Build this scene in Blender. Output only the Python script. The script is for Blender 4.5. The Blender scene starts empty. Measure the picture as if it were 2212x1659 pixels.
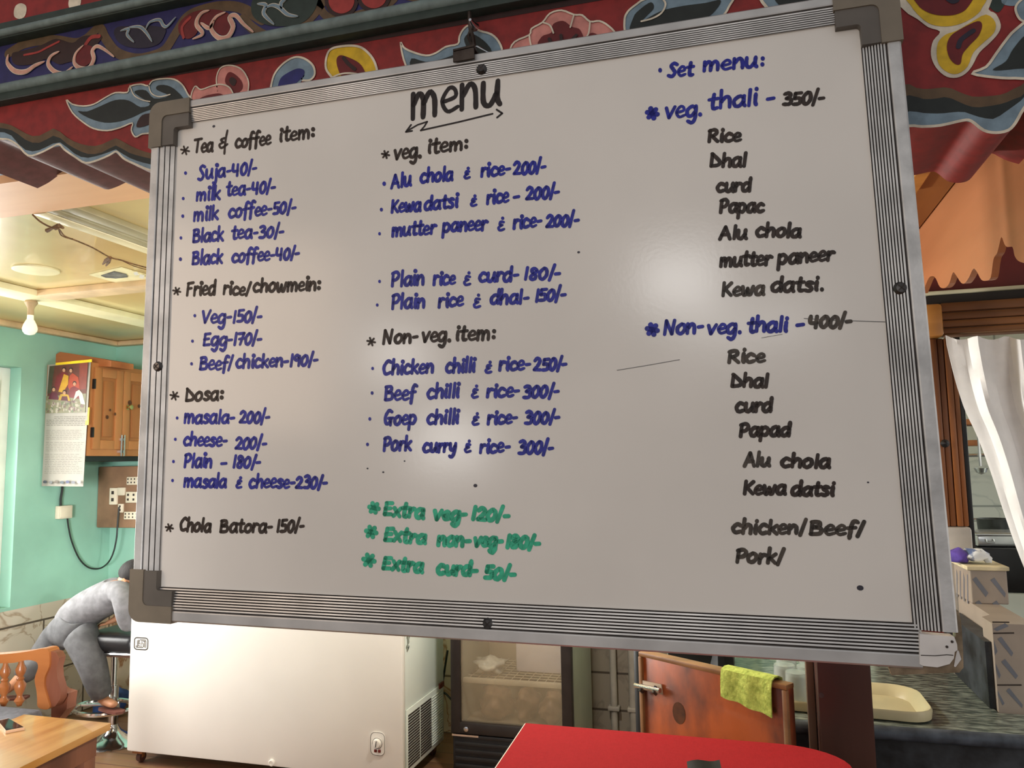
import bpy, bmesh, math, random
from mathutils import Vector, Matrix
random.seed(7)
SC = bpy.context.scene
COL = SC.collection
# ------------------------------------------------------------------ camera, light, exposure
EYE = Vector((0, 0, 1.5))
F = 1661.0; CX = 1106.0; CY = 829.5
def camera_axes(yaw=-16.30672812, pitch=5.87383971, roll=-0.96588333):
    y, p, r = (math.radians(a) for a in (yaw, pitch, roll))
    Rz = Matrix(((math.cos(y), -math.sin(y), 0), (math.sin(y), math.cos(y), 0), (0, 0, 1)))
    M = Matrix(((1, 0, 0), (0, 0, -1), (0, 1, 0)))
    Rx = Matrix(((1, 0, 0), (0, math.cos(p), math.sin(p)), (0, -math.sin(p), math.cos(p))))
    R2 = Matrix(((math.cos(r), -math.sin(r), 0), (math.sin(r), math.cos(r), 0), (0, 0, 1)))
    return R2 @ Rx @ M @ Rz
CAMR = camera_axes()
cam_data = bpy.data.cameras.new('camera')
cam_data.sensor_width = 36.0
cam_data.lens = F / 2212.0 * 36.0
cam_data.clip_start = 0.02
cam = bpy.data.objects.new('camera', cam_data)
COL.objects.link(cam)
_T = CAMR.transposed() @ Matrix(((1, 0, 0), (0, -1, 0), (0, 0, -1)))
cam.matrix_world = Matrix.Translation(EYE) @ _T.to_4x4()
SC.camera = cam

world = bpy.data.worlds.new('daylight')
SC.world = world
world.use_nodes = True
wbg = world.node_tree.nodes['Background']
wbg.inputs['Color'].default_value = (0.93, 0.96, 1.0, 1)
wbg.inputs['Strength'].default_value = 0.36

def area_light(name, loc, target, size, size_y, watts, color=(1, 1, 1)):
    l = bpy.data.lights.new(name, 'AREA')
    l.shape = 'RECTANGLE'; l.size = size; l.size_y = size_y; l.energy = watts; l.color = color
    o = bpy.data.objects.new(name, l); COL.objects.link(o)
    o.location = loc
    o.rotation_euler = (Vector(target) - Vector(loc)).to_track_quat('-Z', 'Y').to_euler()
    return o
area_light('window_daylight', (-4.75, 2.75, 1.75), (-1.5, 2.9, 0.8), 2.2, 1.9, 380, (1.0, 0.98, 0.94))
area_light('rear_warm_fill', (-2.4, -0.6, 2.3), (-0.9, 1.35, 1.9), 1.0, 1.0, 11, (1.0, 0.74, 0.52))  # added warm fill, lifts the left side of the board
_l = area_light('rear_wall_fill', (-0.3, -2.2, 1.15), (-4.0, 3.6, 0.95), 1.2, 1.4, 17, (1.0, 0.98, 0.97)); _l.data.spread = math.radians(34)  # added narrow fill from behind the camera, brightens the teal wall
_pl = bpy.data.lights.new('hidden_fill_lamp', 'POINT'); _pl.energy = 62; _pl.shadow_soft_size = 0.06; _pl.color = (1, .97, .92)  # added point fill hidden behind the board, no fixture; brightens freezer side and tiles
_po = bpy.data.objects.new('hidden_fill_lamp', _pl); COL.objects.link(_po); _po.location = (-0.80, 2.90, 1.75)
area_light('kitchen_daylight', (2.1, 3.9, 1.9), (0.9, 3.0, 1.2), 0.9, 0.9, 22, (0.97, 1.0, 0.97))
area_light('doorway_daylight', (2.4, 1.4, 1.5), (0.6, 2.6, 1.6), 0.8, 1.2, 9, (1.0, 0.93, 0.85))
LAMPS = [((-0.257, -2.0, 2.80), 0.44, 6.6), ((0.151, -2.0, 2.48), 0.75, 3.0), ((-2.109, -2.0, 2.41), 0.34, 3.6), ((-1.729, -2.0, 1.83), 0.38, 5.2)]
for _p, _s, _w in LAMPS:
    area_light('ceiling_lamp_glow', _p, (-0.4, 1.35, 1.7), _s, _s * (.25 if _s > .6 else .75), _w, (1, 0.98, 0.95))
SC.view_settings.view_transform = 'Standard'
SC.view_settings.look = 'None'
SC.view_settings.gamma = 1.0
SC.view_settings.use_curve_mapping = False
SC.view_settings.exposure = 0.0

# ------------------------------------------------------------------ points from sight lines
def ray(px, py):
    return CAMR.transposed() @ Vector(((px - CX) / F, (py - CY) / F, 1.0))
def Yp(px, py, Y):
    d = ray(px, py); return EYE + d * (Y / d.y)
def Xp(px, py, X):
    d = ray(px, py); return EYE + d * (X / d.x)
def Zp(px, py, Z):
    d = ray(px, py); return EYE + d * ((Z - EYE.z) / d.z)
def Plane(px, py, c, n):
    d = ray(px, py); return EYE + d * ((c - EYE).dot(n) / d.dot(n))

# ------------------------------------------------------------------ materials
def lin(c): return c / 12.92 if c <= 0.04045 else ((c + 0.055) / 1.055) ** 2.4
def hexc(h, k=1.0):
    h = h.lstrip('#')
    return tuple(min(0.92, lin(int(h[i:i + 2], 16) / 255.0) / k) for i in (0, 2, 4)) + (1.0,)
MATS = {}
def mat(name, color, rough=0.6, var=0.12, scale=12.0, metal=0.0, bump=0.0, spec=0.5, stretch=(1, 1, 1), color2=None,
        detail=4.0, emit=None, trans=0.0, alpha=1.0, coat=0.0, ior=1.45, bump_scale=None, lo=0.35, hi=0.65):
    if name in MATS: return MATS[name]
    m = bpy.data.materials.new(name); m.use_nodes = True
    nt = m.node_tree; b = nt.nodes['Principled BSDF']
    tc = nt.nodes.new('ShaderNodeTexCoord'); mp = nt.nodes.new('ShaderNodeMapping')
    mp.inputs['Scale'].default_value = stretch
    nt.links.new(tc.outputs['Object'], mp.inputs['Vector'])
    nz = nt.nodes.new('ShaderNodeTexNoise'); nz.inputs['Scale'].default_value = scale; nz.inputs['Detail'].default_value = detail
    nt.links.new(mp.outputs['Vector'], nz.inputs['Vector'])
    rp = nt.nodes.new('ShaderNodeValToRGB')
    c2 = color2 if color2 else tuple(max(0, x * (1 - var * 1.6)) for x in color[:3]) + (1,)
    c1 = color if color2 else tuple(min(1, x * (1 + var * .6)) for x in color[:3]) + (1,)
    rp.color_ramp.elements[0].position = lo; rp.color_ramp.elements[0].color = c2
    rp.color_ramp.elements[1].position = hi; rp.color_ramp.elements[1].color = c1
    nt.links.new(nz.outputs['Fac'], rp.inputs['Fac'])
    nt.links.new(rp.outputs['Color'], b.inputs['Base Color'])
    b.inputs['Roughness'].default_value = rough; b.inputs['Metallic'].default_value = metal
    b.inputs['Specular IOR Level'].default_value = spec
    b.inputs['IOR'].default_value = ior
    b.inputs['Transmission Weight'].default_value = trans
    b.inputs['Alpha'].default_value = alpha
    b.inputs['Coat Weight'].default_value = coat
    if emit:
        b.inputs['Emission Color'].default_value = emit[0]; b.inputs['Emission Strength'].default_value = emit[1]
    if bump:
        bm_ = nt.nodes.new('ShaderNodeBump'); bm_.inputs['Strength'].default_value = bump; bm_.inputs['Distance'].default_value = 0.004
        n2 = nt.nodes.new('ShaderNodeTexNoise'); n2.inputs['Scale'].default_value = bump_scale or scale * 3; n2.inputs['Detail'].default_value = 6
        nt.links.new(mp.outputs['Vector'], n2.inputs['Vector'])
        nt.links.new(n2.outputs['Fac'], bm_.inputs['Height']); nt.links.new(bm_.outputs['Normal'], b.inputs['Normal'])
    MATS[name] = m
    return m
def tile_mat(name, base, vein, mortar, w, h, plane='xz', vein_scale=6.0, offset=0.5, rough=0.3, vein_w=0.035, gap=0.006):
    m = bpy.data.materials.new(name); m.use_nodes = True
    nt = m.node_tree; b = nt.nodes['Principled BSDF']; L = nt.links.new
    tc = nt.nodes.new('ShaderNodeTexCoord'); sx = nt.nodes.new('ShaderNodeSeparateXYZ'); cb = nt.nodes.new('ShaderNodeCombineXYZ')
    L(tc.outputs['Object'], sx.inputs[0])
    a, c = {'xz': ('X', 'Z'), 'yz': ('Y', 'Z'), 'xy': ('X', 'Y')}[plane]
    L(sx.outputs[a], cb.inputs['X']); L(sx.outputs[c], cb.inputs['Y'])
    br = nt.nodes.new('ShaderNodeTexBrick')
    br.inputs['Scale'].default_value = 1.0; br.inputs['Brick Width'].default_value = w; br.inputs['Row Height'].default_value = h
    br.inputs['Mortar Size'].default_value = gap; br.offset = offset
    L(cb.outputs[0], br.inputs['Vector'])
    nz = nt.nodes.new('ShaderNodeTexNoise'); nz.inputs['Scale'].default_value = vein_scale; nz.inputs['Detail'].default_value = 5
    nz.inputs['Distortion'].default_value = 1.2
    L(tc.outputs['Object'], nz.inputs['Vector'])
    rp = nt.nodes.new('ShaderNodeValToRGB'); e = rp.color_ramp.elements
    e[0].position = 0.5 - vein_w; e[0].color = base; e[1].position = 0.5; e[1].color = vein
    x = e.new(0.5 + vein_w); x.color = base
    L(nz.outputs['Fac'], rp.inputs['Fac'])
    L(rp.outputs['Color'], br.inputs['Color1']); L(rp.outputs['Color'], br.inputs['Color2']); br.inputs['Mortar'].default_value = mortar
    L(br.outputs['Color'], b.inputs['Base Color']); b.inputs['Roughness'].default_value = rough
    MATS[name] = m
    return m
def wood(name, c1, c2, axis='x', scale=7.0, rough=0.45, coat=0.0, bump=0.15, lo=0.35, hi=0.65):
    st = {'x': (0.12, 1, 1), 'y': (1, 0.12, 1), 'z': (1, 1, 0.12)}[axis]
    return mat(name, c1, rough, 0, scale, 0, bump, 0.5, st, c2, 6.0, coat=coat, lo=lo, hi=hi)

# ------------------------------------------------------------------ mesh building
class MB:
    def __init__(self): self.v = []; self.f = []; self.mi = []; self.mats = []
    def slot(self, m):
        if m not in self.mats: self.mats.append(m)
        return self.mats.index(m)
    def add(self, vs, fs, m):
        o = len(self.v); s = self.slot(m)
        self.v += [Vector(v) for v in vs]
        for f in fs: self.f.append([i + o for i in f]); self.mi.append(s)
    def bm(self, bm, m, M=None):
        bm.verts.ensure_lookup_table(); bm.verts.index_update()
        vs = [(M @ v.co if M else v.co.copy()) for v in bm.verts]
        self.add(vs, [[v.index for v in f.verts] for f in bm.faces], m); bm.free()
    def box(self, c, s, m, R=None, bev=0.0, seg=2):
        b = bmesh.new(); bmesh.ops.create_cube(b, size=1.0)
        for v in b.verts: v.co = Vector((v.co.x * s[0], v.co.y * s[1], v.co.z * s[2]))
        if bev: bmesh.ops.bevel(b, geom=list(b.edges), offset=min(bev, min(s) * .45), segments=seg, affect='EDGES', profile=0.5)
        M = Matrix.Translation(Vector(c)) @ (R.to_4x4() if R else Matrix.Identity(4))
        self.bm(b, m, M)
    def box2(self, lo, hi, m, bev=0.0, seg=2):
        lo, hi = Vector(lo), Vector(hi)
        self.box((lo + hi) / 2, tuple(abs(x) for x in (hi - lo)), m, None, bev, seg)
    def tube(self, pts, r, m, n=8, closed=False, cap=True):
        pts = [Vector(p) for p in pts]; k = len(pts)
        rs = r if isinstance(r, (list, tuple)) else [r] * k
        up = None; rings = []
        for i, p in enumerate(pts):
            a = pts[(i - 1) % k] if (closed or i > 0) else p
            b = pts[(i + 1) % k] if (closed or i < k - 1) else p
            t = (b - a).normalized()
            if up is None:
                up = Vector((0, 0, 1)) if abs(t.z) < 0.9 else Vector((1, 0, 0))
            up = (up - t * up.dot(t)).normalized(); sd = t.cross(up)
            rings.append([p + (up * math.cos(2 * math.pi * j / n) + sd * math.sin(2 * math.pi * j / n)) * rs[i] for j in range(n)])
        vs = [v for rg in rings for v in rg]; fs = []
        for i in range(k if closed else k - 1):
            a = i * n; b = ((i + 1) % k) * n
            for j in range(n): fs.append([a + j, a + (j + 1) % n, b + (j + 1) % n, b + j])
        if cap and not closed: fs += [list(range(n))[::-1], list(range((k - 1) * n, k * n))]
        self.add(vs, fs, m)
    def lathe(self, prof, c, m, axis='z', n=20, R=None):
        vs = []; fs = []; k = len(prof)
        for r, z in prof:
            for j in range(n):
                a = 2 * math.pi * j / n; x, y = r * math.cos(a), r * math.sin(a)
                p = {'z': (x, y, z), 'y': (x, -z, y), 'x': (z, x, y)}[axis]
                vs.append(Vector(c) + (R @ Vector(p) if R else Vector(p)))
        for i in range(k - 1):
            for j in range(n): fs.append([i * n + j, i * n + (j + 1) % n, (i + 1) * n + (j + 1) % n, (i + 1) * n + j])
        if prof[0][0] > 1e-5: fs.append(list(range(n))[::-1])
        if prof[-1][0] > 1e-5: fs.append(list(range((k - 1) * n, k * n)))
        self.add(vs, fs, m)
    def prism(self, poly, ext, m):
        poly = [Vector(p) for p in poly]; n = len(poly); ext = Vector(ext)
        fs = [list(range(n)), list(range(2 * n - 1, n - 1, -1))] + [[i, i + n, (i + 1) % n + n, (i + 1) % n] for i in range(n)]
        self.add(poly + [p + ext for p in poly], fs, m)
    def poly(self, pts, m): self.add(pts, [list(range(len(pts)))], m)
    def ribbon(self, pts, width, nrm, m, closed=False, cap=True):
        pts = [Vector(p) for p in pts]; k = len(pts); L = []; Rr = []
        ws = width if isinstance(width, (list, tuple)) else [width] * k
        for i, p in enumerate(pts):
            a = pts[(i - 1) % k] if (closed or i > 0) else p
            b = pts[(i + 1) % k] if (closed or i < k - 1) else p
            t = b - a
            t = t.normalized() if t.length > 1e-9 else Vector((1, 0, 0))
            s = nrm.cross(t).normalized()
            L.append(p + s * ws[i] / 2); Rr.append(p - s * ws[i] / 2)
        vs = L + Rr; fs = []
        for i in range(k if closed else k - 1):
            j = (i + 1) % k; fs.append([i, i + k, j + k, j])
        self.add(vs, fs, m)
        if cap and not closed:
            for p, w, q in ((pts[0], ws[0], pts[1]), (pts[-1], ws[-1], pts[-2])):
                t = (p - q); t = t.normalized() if t.length > 1e-9 else Vector((1, 0, 0)); s = nrm.cross(t).normalized()
                self.poly([p + (s * math.cos(a) + t * math.sin(a)) * w / 2 for a in [math.pi * j / 6 for j in range(7)]], m)
    def grid(self, P, m, thick=None):
        nu, nv = len(P), len(P[0]); vs = [Vector(p) for row in P for p in row]
        fs = [[i * nv + j, (i + 1) * nv + j, (i + 1) * nv + j + 1, i * nv + j + 1] for i in range(nu - 1) for j in range(nv - 1)]
        if not thick: return self.add(vs, fs, m)
        nn = [Vector((0, 0, 0)) for _ in vs]
        for f in fs:
            q = (vs[f[1]] - vs[f[0]]).cross(vs[f[3]] - vs[f[0]])
            for i in f: nn[i] += q
        N = len(vs); bot = [v - n_.normalized() * thick for v, n_ in zip(vs, nn)]
        ring = [i * nv for i in range(nu)] + [(nu - 1) * nv + j for j in range(1, nv)] + [i * nv + nv - 1 for i in range(nu - 2, -1, -1)] + [j for j in range(nv - 2, 0, -1)]
        ff = fs + [[i + N for i in f[::-1]] for f in fs]
        ff += [[ring[i], ring[(i + 1) % len(ring)] , ring[(i + 1) % len(ring)] + N, ring[i] + N] for i in range(len(ring))]
        self.add(vs + bot, ff, m)
    def build(self, name, parent=None, smooth=True, angle=38):
        off = world_loc(parent) if parent else Vector((0, 0, 0))
        me = bpy.data.meshes.new(name)
        me.from_pydata([v - off for v in self.v], [], self.f)
        for m in self.mats: me.materials.append(m)
        for p, i in zip(me.polygons, self.mi): p.material_index = i
        if smooth:
            for p in me.polygons: p.use_smooth = True
            me.set_sharp_from_angle(angle=math.radians(angle))
        me.update()
        o = bpy.data.objects.new(name, me); COL.objects.link(o)
        if parent: o.parent = parent
        return o
def world_loc(o):
    p = Vector((0, 0, 0))
    while o: p += o.location; o = o.parent
    return p
def thing(name, label, cat, loc, group=None):
    o = bpy.data.objects.new(name, None); COL.objects.link(o); o.location = loc; o.empty_display_size = 0.05
    return tag(o, label, cat, group)
def tag(o, label, cat, group=None):
    o['label'] = label; o['category'] = cat
    if group: o['group'] = group
    return o
def struct(o): o['kind'] = 'structure'; return o
def dup(root, offset, label=None):
    r = root.copy(); COL.objects.link(r); r.location = root.location + Vector(offset)
    if label: r['label'] = label
    for ch in list(root.children):
        c = ch.copy(); COL.objects.link(c); c.parent = r
        for g in list(ch.children):
            d = g.copy(); COL.objects.link(d); d.parent = c
    return r
def spline(pts, sub=5, closed=False):
    n = len(pts); P = [Vector(tuple(p) + (0,) * (3 - len(p))) for p in pts]; out = []
    if n < 3 and not closed: return P
    for i in range(n if closed else n - 1):
        p1, p2 = P[i], P[(i + 1) % n]
        p0 = P[(i - 1) % n] if (closed or i > 0) else p1
        p3 = P[(i + 2) % n] if (closed or i < n - 2) else p2
        for k in range(sub):
            t = k / sub
            out.append(0.5 * ((2 * p1) + (p2 - p0) * t + (2 * p0 - 5 * p1 + 4 * p2 - p3) * t * t + (3 * p1 - p0 - 3 * p2 + p3) * t ** 3))
    if not closed: out.append(P[-1])
    return out
def skin_body(name, verts, edges, m, parent=None, sub=2, root=0, extra=None):
    """one continuous surface grown along connected joints; verts = [(point, rx, ry)]"""
    off = world_loc(parent) if parent else Vector((0, 0, 0))
    me = bpy.data.meshes.new(name); me.from_pydata([Vector(v[0]) - off for v in verts], edges, [])
    o = bpy.data.objects.new(name, me); COL.objects.link(o)
    sk = o.modifiers.new('skin', 'SKIN'); sk.use_smooth_shade = True
    for i, v in enumerate(me.skin_vertices[0].data):
        v.radius = (verts[i][1], verts[i][2] if len(verts[i]) > 2 else verts[i][1]); v.use_root = (i == root)
    sb = o.modifiers.new('sub', 'SUBSURF'); sb.levels = sub; sb.render_levels = sub
    me.materials.append(m)
    if parent: o.parent = parent
    return o
WHITE = (0.8, 0.8, 0.8, 1)
# ------------------------------------------------------------------ the setting
XL, YB, ZC = -4.02, 4.2, 2.361
M_green = mat('teal_wall_paint', hexc('#8cbaa8', 0.84), 0.55, 0.10, 2.2, bump=0.08, bump_scale=30)
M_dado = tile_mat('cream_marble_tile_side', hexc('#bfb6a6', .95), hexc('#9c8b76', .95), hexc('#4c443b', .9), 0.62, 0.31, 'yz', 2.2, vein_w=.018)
M_dadob = tile_mat('cream_marble_tile', hexc('#d2c4ac', .85), hexc('#9a6f48', .8), hexc('#7d6d5b', .9), 0.5, 0.31, 'xz', 4.0)
M_gtile = tile_mat('grey_wall_tile', hexc('#7b7366', 1.0), hexc('#6d655a', 1.0), hexc('#3d362f', 1.0), 0.28, 0.19, 'xz', 3.0, 0.0)
M_yceil = mat('cream_ceiling_panel', hexc('#d9c88e', .92), 0.28, 0.14, 1.6, bump=0.12, bump_scale=18, color2=hexc('#c9ae74', .92), coat=.25)
M_batten = mat('cream_batten_paint', hexc('#efe6bb', .95), 0.4, 0.06, 8)
M_olive = mat('grey_olive_beam_paint', hexc('#a39b78', .9), 0.45, 0.1, 6)
M_pinkb = mat('pale_pink_batten_paint', hexc('#ddbf95', .95), 0.5, 0.12, 9)
M_upvc = mat('white_window_frame', hexc('#e4e4dc', .95), 0.35, 0.04, 10)
M_glass = mat('window_glass', (0.95, 1, 0.98, 1), 0.05, 0.0, 4, alpha=.12)
M_chrome = mat('chrome', (0.75, 0.75, 0.76, 1), 0.12, 0.1, 5, metal=1.0)
M_black = mat('black_plastic', (0.012, 0.012, 0.013, 1), 0.4, 0.2, 10)
M_floor = bpy.data.materials.new('brown_plank_floor')
def plank_floor(m):
    m.use_nodes = True; nt = m.node_tree; b = nt.nodes['Principled BSDF']; L = nt.links.new
    tc = nt.nodes.new('ShaderNodeTexCoord')
    br = nt.nodes.new('ShaderNodeTexBrick'); br.inputs['Scale'].default_value = 1; br.inputs['Brick Width'].default_value = 1.1
    br.inputs['Row Height'].default_value = 0.14; br.inputs['Mortar Size'].default_value = 0.003
    br.inputs['Color1'].default_value = hexc('#8c6a4e', .85); br.inputs['Color2'].default_value = hexc('#6f5038', .85); br.inputs['Mortar'].default_value = hexc('#3a281c')
    L(tc.outputs['Object'], br.inputs['Vector'])
    mp = nt.nodes.new('ShaderNodeMapping'); mp.inputs['Scale'].default_value = (1, 9, 1); L(tc.outputs['Object'], mp.inputs['Vector'])
    nz = nt.nodes.new('ShaderNodeTexNoise'); nz.inputs['Scale'].default_value = 4; nz.inputs['Detail'].default_value = 6; L(mp.outputs[0], nz.inputs['Vector'])
    mx = nt.nodes.new('ShaderNodeMixRGB'); mx.blend_type = 'MULTIPLY'; mx.inputs['Fac'].default_value = .6
    L(br.outputs['Color'], mx.inputs['Color1']); L(nz.outputs['Color'], mx.inputs['Color2'])
    g = nt.nodes.new('ShaderNodeMixRGB'); g.blend_type = 'ADD'; g.inputs['Fac'].default_value = .12
    L(mx.outputs[0], g.inputs['Color1']); g.inputs['Color2'].default_value = hexc('#a07a58')
    L(g.outputs[0], b.inputs['Base Color']); b.inputs['Roughness'].default_value = .38
plank_floor(M_floor)

b = MB(); b.box2((XL - .2, -2.2, -.06), (2.7, 5.4, 0), M_floor); struct(b.build('floor', smooth=False))
WY0, WY1, WZ0, WZ1, DZ = 2.05, 3.49, 0.732, 2.107, 0.714
b = MB()
b.box2((XL - .16, -0.5, 0), (XL, YB + .12, DZ), M_dado)
b.box2((XL - .16, -0.5, DZ), (XL, WY0, ZC), M_green)
b.box2((XL - .16, WY1, DZ), (XL, YB + .12, ZC), M_green)
b.box2((XL - .16, WY0, DZ), (XL, WY1, WZ0), M_green)
b.box2((XL - .16, WY0, WZ1), (XL, WY1, ZC), M_green)
struct(b.build('wall_left', smooth=False))
b = MB()
b.box2((XL, YB, 0), (-.98, YB + .12, DZ), M_dadob); b.box2((XL, YB, DZ), (.5, YB + .12, ZC), M_green)
b.box2((-.98, YB, 0), (.5, YB + .12, DZ), M_gtile)
struct(b.build('wall_back', smooth=False))
b = MB(); b.box2((XL - .16, 1.89, ZC), (2.6, 5.4, ZC + .08), M_yceil); struct(b.build('ceiling', smooth=False))
# window in the left wall
wn = bpy.data.objects.new('window_1', None); COL.objects.link(wn); wn.location = (XL - .1, (WY0 + WY1) / 2, WZ0); struct(wn)
b = MB(); xf = XL - .11
fr = .075
b.box2((xf - .03, WY1 - fr, WZ0), (xf + .03, WY1, WZ1), M_upvc, .006); b.box2((xf - .03, WY0, WZ0), (xf + .03, WY0 + fr, WZ1), M_upvc, .006)
b.box2((xf - .029, WY0 + .002, WZ0), (xf + .0285, WY1 - .002, WZ0 + fr), M_upvc, .006); b.box2((xf - .029, WY0 + .002, WZ1 - fr), (xf + .0285, WY1 - .002, WZ1), M_upvc, .006)
ym = (WY0 + WY1) / 2; b.box2((xf - .028, ym - .04, WZ0), (xf + .028, ym + .04, WZ1), M_upvc, .006)
b.build('window_frame', wn)
b = MB(); b.box2((xf + .02, WY1 - fr - .05, WZ0 + fr), (xf + .045, WY1 - fr, WZ1 - fr), M_upvc, .005)
b.box2((xf + .021, WY0 + fr, WZ1 - fr - .05), (xf + .0435, WY1 - fr, WZ1 - fr), M_upvc, .005); b.box2((xf + .021, WY0 + fr, WZ0 + fr), (xf + .0435, WY1 - fr, WZ0 + fr + .05), M_upvc, .005)
b.build('sash', wn)
b = MB(); b.box2((xf - .004, WY0 + fr, WZ0 + fr), (xf + .004, WY1 - fr, WZ1 - fr), M_glass); b.build('pane', wn)
# battens and beams of the ceiling
Zb = ZC - .03
x1 = Zp(70, 463, Zb).x; x2 = Zp(85, 459, Zb).x; x3 = Zp(118, 456, Zb).x; x4 = Zp(157, 452, Zb).x
b = MB(); b.box2((x1 - .005, 1.9, Zb), (x2 + .015, YB, ZC), M_batten, .006); b.box2((x2 + .01, 1.9, Zb + .004), (x3, YB, ZC), M_olive, .003)
b.box2((x3 + .008, 1.9, Zb + .008), (x4, YB, ZC), M_olive, .003); struct(b.build('trim_1'))
y1 = Zp(200, 630, Zb).y; y2 = Zp(200, 640, Zb).y
b = MB(); b.box2((Zp(69, 650, Zb).x, min(y1, y2) - .02, Zb), (x1, max(y1, y2) + .02, ZC), M_pinkb, .004); struct(b.build('trim_2'))
x1b = Zp(0, 622, Zb).x; x2b = Zp(0, 638, Zb).x; xm = (x1b + x2b) / 2; hw = abs(x1b - x2b) / 2 + .012
b = MB(); b.box2((xm - hw, 1.9, Zb), (xm + hw, YB, ZC - .001), M_batten, .004); struct(b.build('trim_3'))
b = MB(); b.box2((XL, -.2, ZC - .035), (XL + .05, YB, ZC), M_pinkb, .012); b.box2((XL + .05, YB - .05, ZC - .035), (.5, YB, ZC), M_pinkb, .012); struct(b.build('trim_4'))

# right side: partition with the kitchen pass-through
M_dred = mat('dark_red_wall_paint', hexc('#4a1512', .5), 0.5, 0.2, 4)
M_frame = wood('dark_varnished_frame_wood', hexc('#7d4b24', .66), hexc('#4a2a14', .66), 'z', 9)
M_lintel = wood('brown_lintel_wood', hexc('#6b4526', .55), hexc('#4a2d17', .55), 'x', 9)
M_white_strip = mat('off_white_strip', hexc('#a39f86', .6), .6, .1, 8)
M_ktile = tile_mat('white_kitchen_tile', hexc('#cdd2c6', .8), hexc('#b9c0b5', .8), hexc('#8f968c', .8), 0.3, 0.3, 'xz', 3.0, 0.0)
YP = 3.2
b = MB(); b.box2((.46, YP + .018, 2.10), (2.6, YP + .1, 2.75), M_dred); b.box2((.46, YP + .02, 0), (.69, YP + .1, 2.10), M_dred); struct(b.build('wall_partition', smooth=False))
b = MB(); b.box2((.46, YP + .1, 0), (.56, 5.3, ZC), M_ktile); b.box2((.5, 5.2, 0), (2.6, 5.3, ZC), M_ktile); struct(b.build('wall_kitchen', smooth=False))
b = MB(); b.box2((.60, YP - .03, 2.102), (2.5, YP + .03, 2.116), M_white_strip, .004); struct(b.build('trim_5'))
b = MB(); b.box2((.70, YP - .02, 2.066), (2.4, YP + .06, 2.10), mat('dark_gap_fill', (.02, .014, .01, 1), .6, .2, 8)); struct(b.build('trim_6'))  # darkness of the gap above the lintel, put in as a near-black strip
pl = thing('window_lintel', 'brown grooved wooden lintel above the white curtain', 'lintel', (1.4, YP, 1.95))
b = MB(); xl0 = Yp(2034, 690, YP - .06).x
for i, (za, zb_) in enumerate(((1.948, 1.968), (1.971, 1.996), (1.999, 2.026), (2.029, 2.062))):
    b.box2((xl0, YP - .06 - .004 * (i % 2), za), (2.4, YP + .05, zb_), M_lintel, .004)
b.box2((xl0 + .003, YP - .05, 1.95), (2.39, YP + .04, 2.06), M_lintel)
b.build('beam', pl)
M_corb = wood('honey_corbel_wood', hexc('#b9803f', .8), hexc('#87551f', .8), 'x', 9)
b = MB()
for za, zb_, d in ((1.935, 2.058, 0),):
    b.box2((xl0 - .075, YP - .09 + d, za), (xl0 - .001, YP + .05, zb_), M_corb, .012)
o = b.build('end_block', pl); o['label'] = 'honey coloured end block'
pf = thing('window_jamb', 'varnished brown grooved jamb post beside the white curtain', 'jamb', (.75, YP, 1.24))
b = MB()
for a, c, d in ((.70, .722, 0), (.724, .744, .006), (.746, .766, 0), (.768, .785, .006)):
    b.box2((a, YP - .045 + d, 1.245), (c, YP + .05, 1.934), M_frame, .004)
b.box2((.787, YP - .03, 1.16), (.803, YP + .05, 1.94), M_black, .003); b.build('post', pf)
b = MB(); p = Yp(2040, 958, YP - .05); b.lathe([(.0, .0), (.013, .002), (.015, .01), (.006, .016), (.004, .03)], p, M_black, 'y', 12); b.build('bolt', pf)

# ------------------------------------------------------------------ painted cornice over the whiteboard
KF = 0.80
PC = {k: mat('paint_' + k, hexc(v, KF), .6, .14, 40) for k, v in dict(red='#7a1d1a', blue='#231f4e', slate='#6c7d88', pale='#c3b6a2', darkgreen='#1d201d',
      green='#26302a', brown='#55402a', yellow='#c09a1c', pink='#b8766c', peach='#b88876', deepred='#5c1213', navy='#20205a', coral='#8f2f2a', ink='#221a28', umber='#2c1512', moss='#5f5f58', mould='#66726f', shadedred='#5a3434').items()}
pc = thing('painted_cornice', 'red and blue painted wooden cornice with flower and scroll motifs above the whiteboard', 'cornice', (-.5, 1.5, 2.07))
YF, YU, YD = 1.42, 1.40, 1.375
NF = Vector((0, -1, 0))
def zof(py0, Y, px=0): return Yp(px, py0, Y).z
XA, XB = -2.5, 0.95
Z1, Z2, Z3 = 2.414, 2.432, 2.456          # lower moulding
Z4, Z5, Z6 = 2.565, 2.581, 2.600          # upper moulding
b = MB(); b.box2((XA, YU, Z3 - .002), (XB, YU + .04, Z4 + .003), PC['blue'])
def fpt(Y, lay): return lambda q: Yp(q[0], q[1], Y - .0012 * lay)
def shape(b, Y, pts, m, lay, closed=True, sub=4):
    b.poly([Yp(p.x, p.y, Y - .0008 * lay) for p in spline(pts, sub, True)], m)
def line(b, Y, pts, w, m, lay, closed=False, sub=5, taper=False):
    P = [Yp(p.x, p.y, Y - .0008 * lay) for p in spline(pts, sub, closed)]; n = len(P); k = w * Y / F * 1.05
    b.ribbon(P, [k * ((.28 + .72 * math.sin(math.pi * i / (n - 1)) ** .7) if taper else 1) for i in range(n)], NF, m, closed)
def z1(pts): return [(x / 3.457, y / 3.457) for x, y in pts]
def z2(pts): return [(540 + x / 3.687, y / 3.687) for x, y in pts]
def z3(pts): return [(1080 + x / 3.16, y / 3.16) for x, y in pts]
def z4(pts): return [(1780 + x / 3.771, y / 3.771) for x, y in pts]
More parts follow.
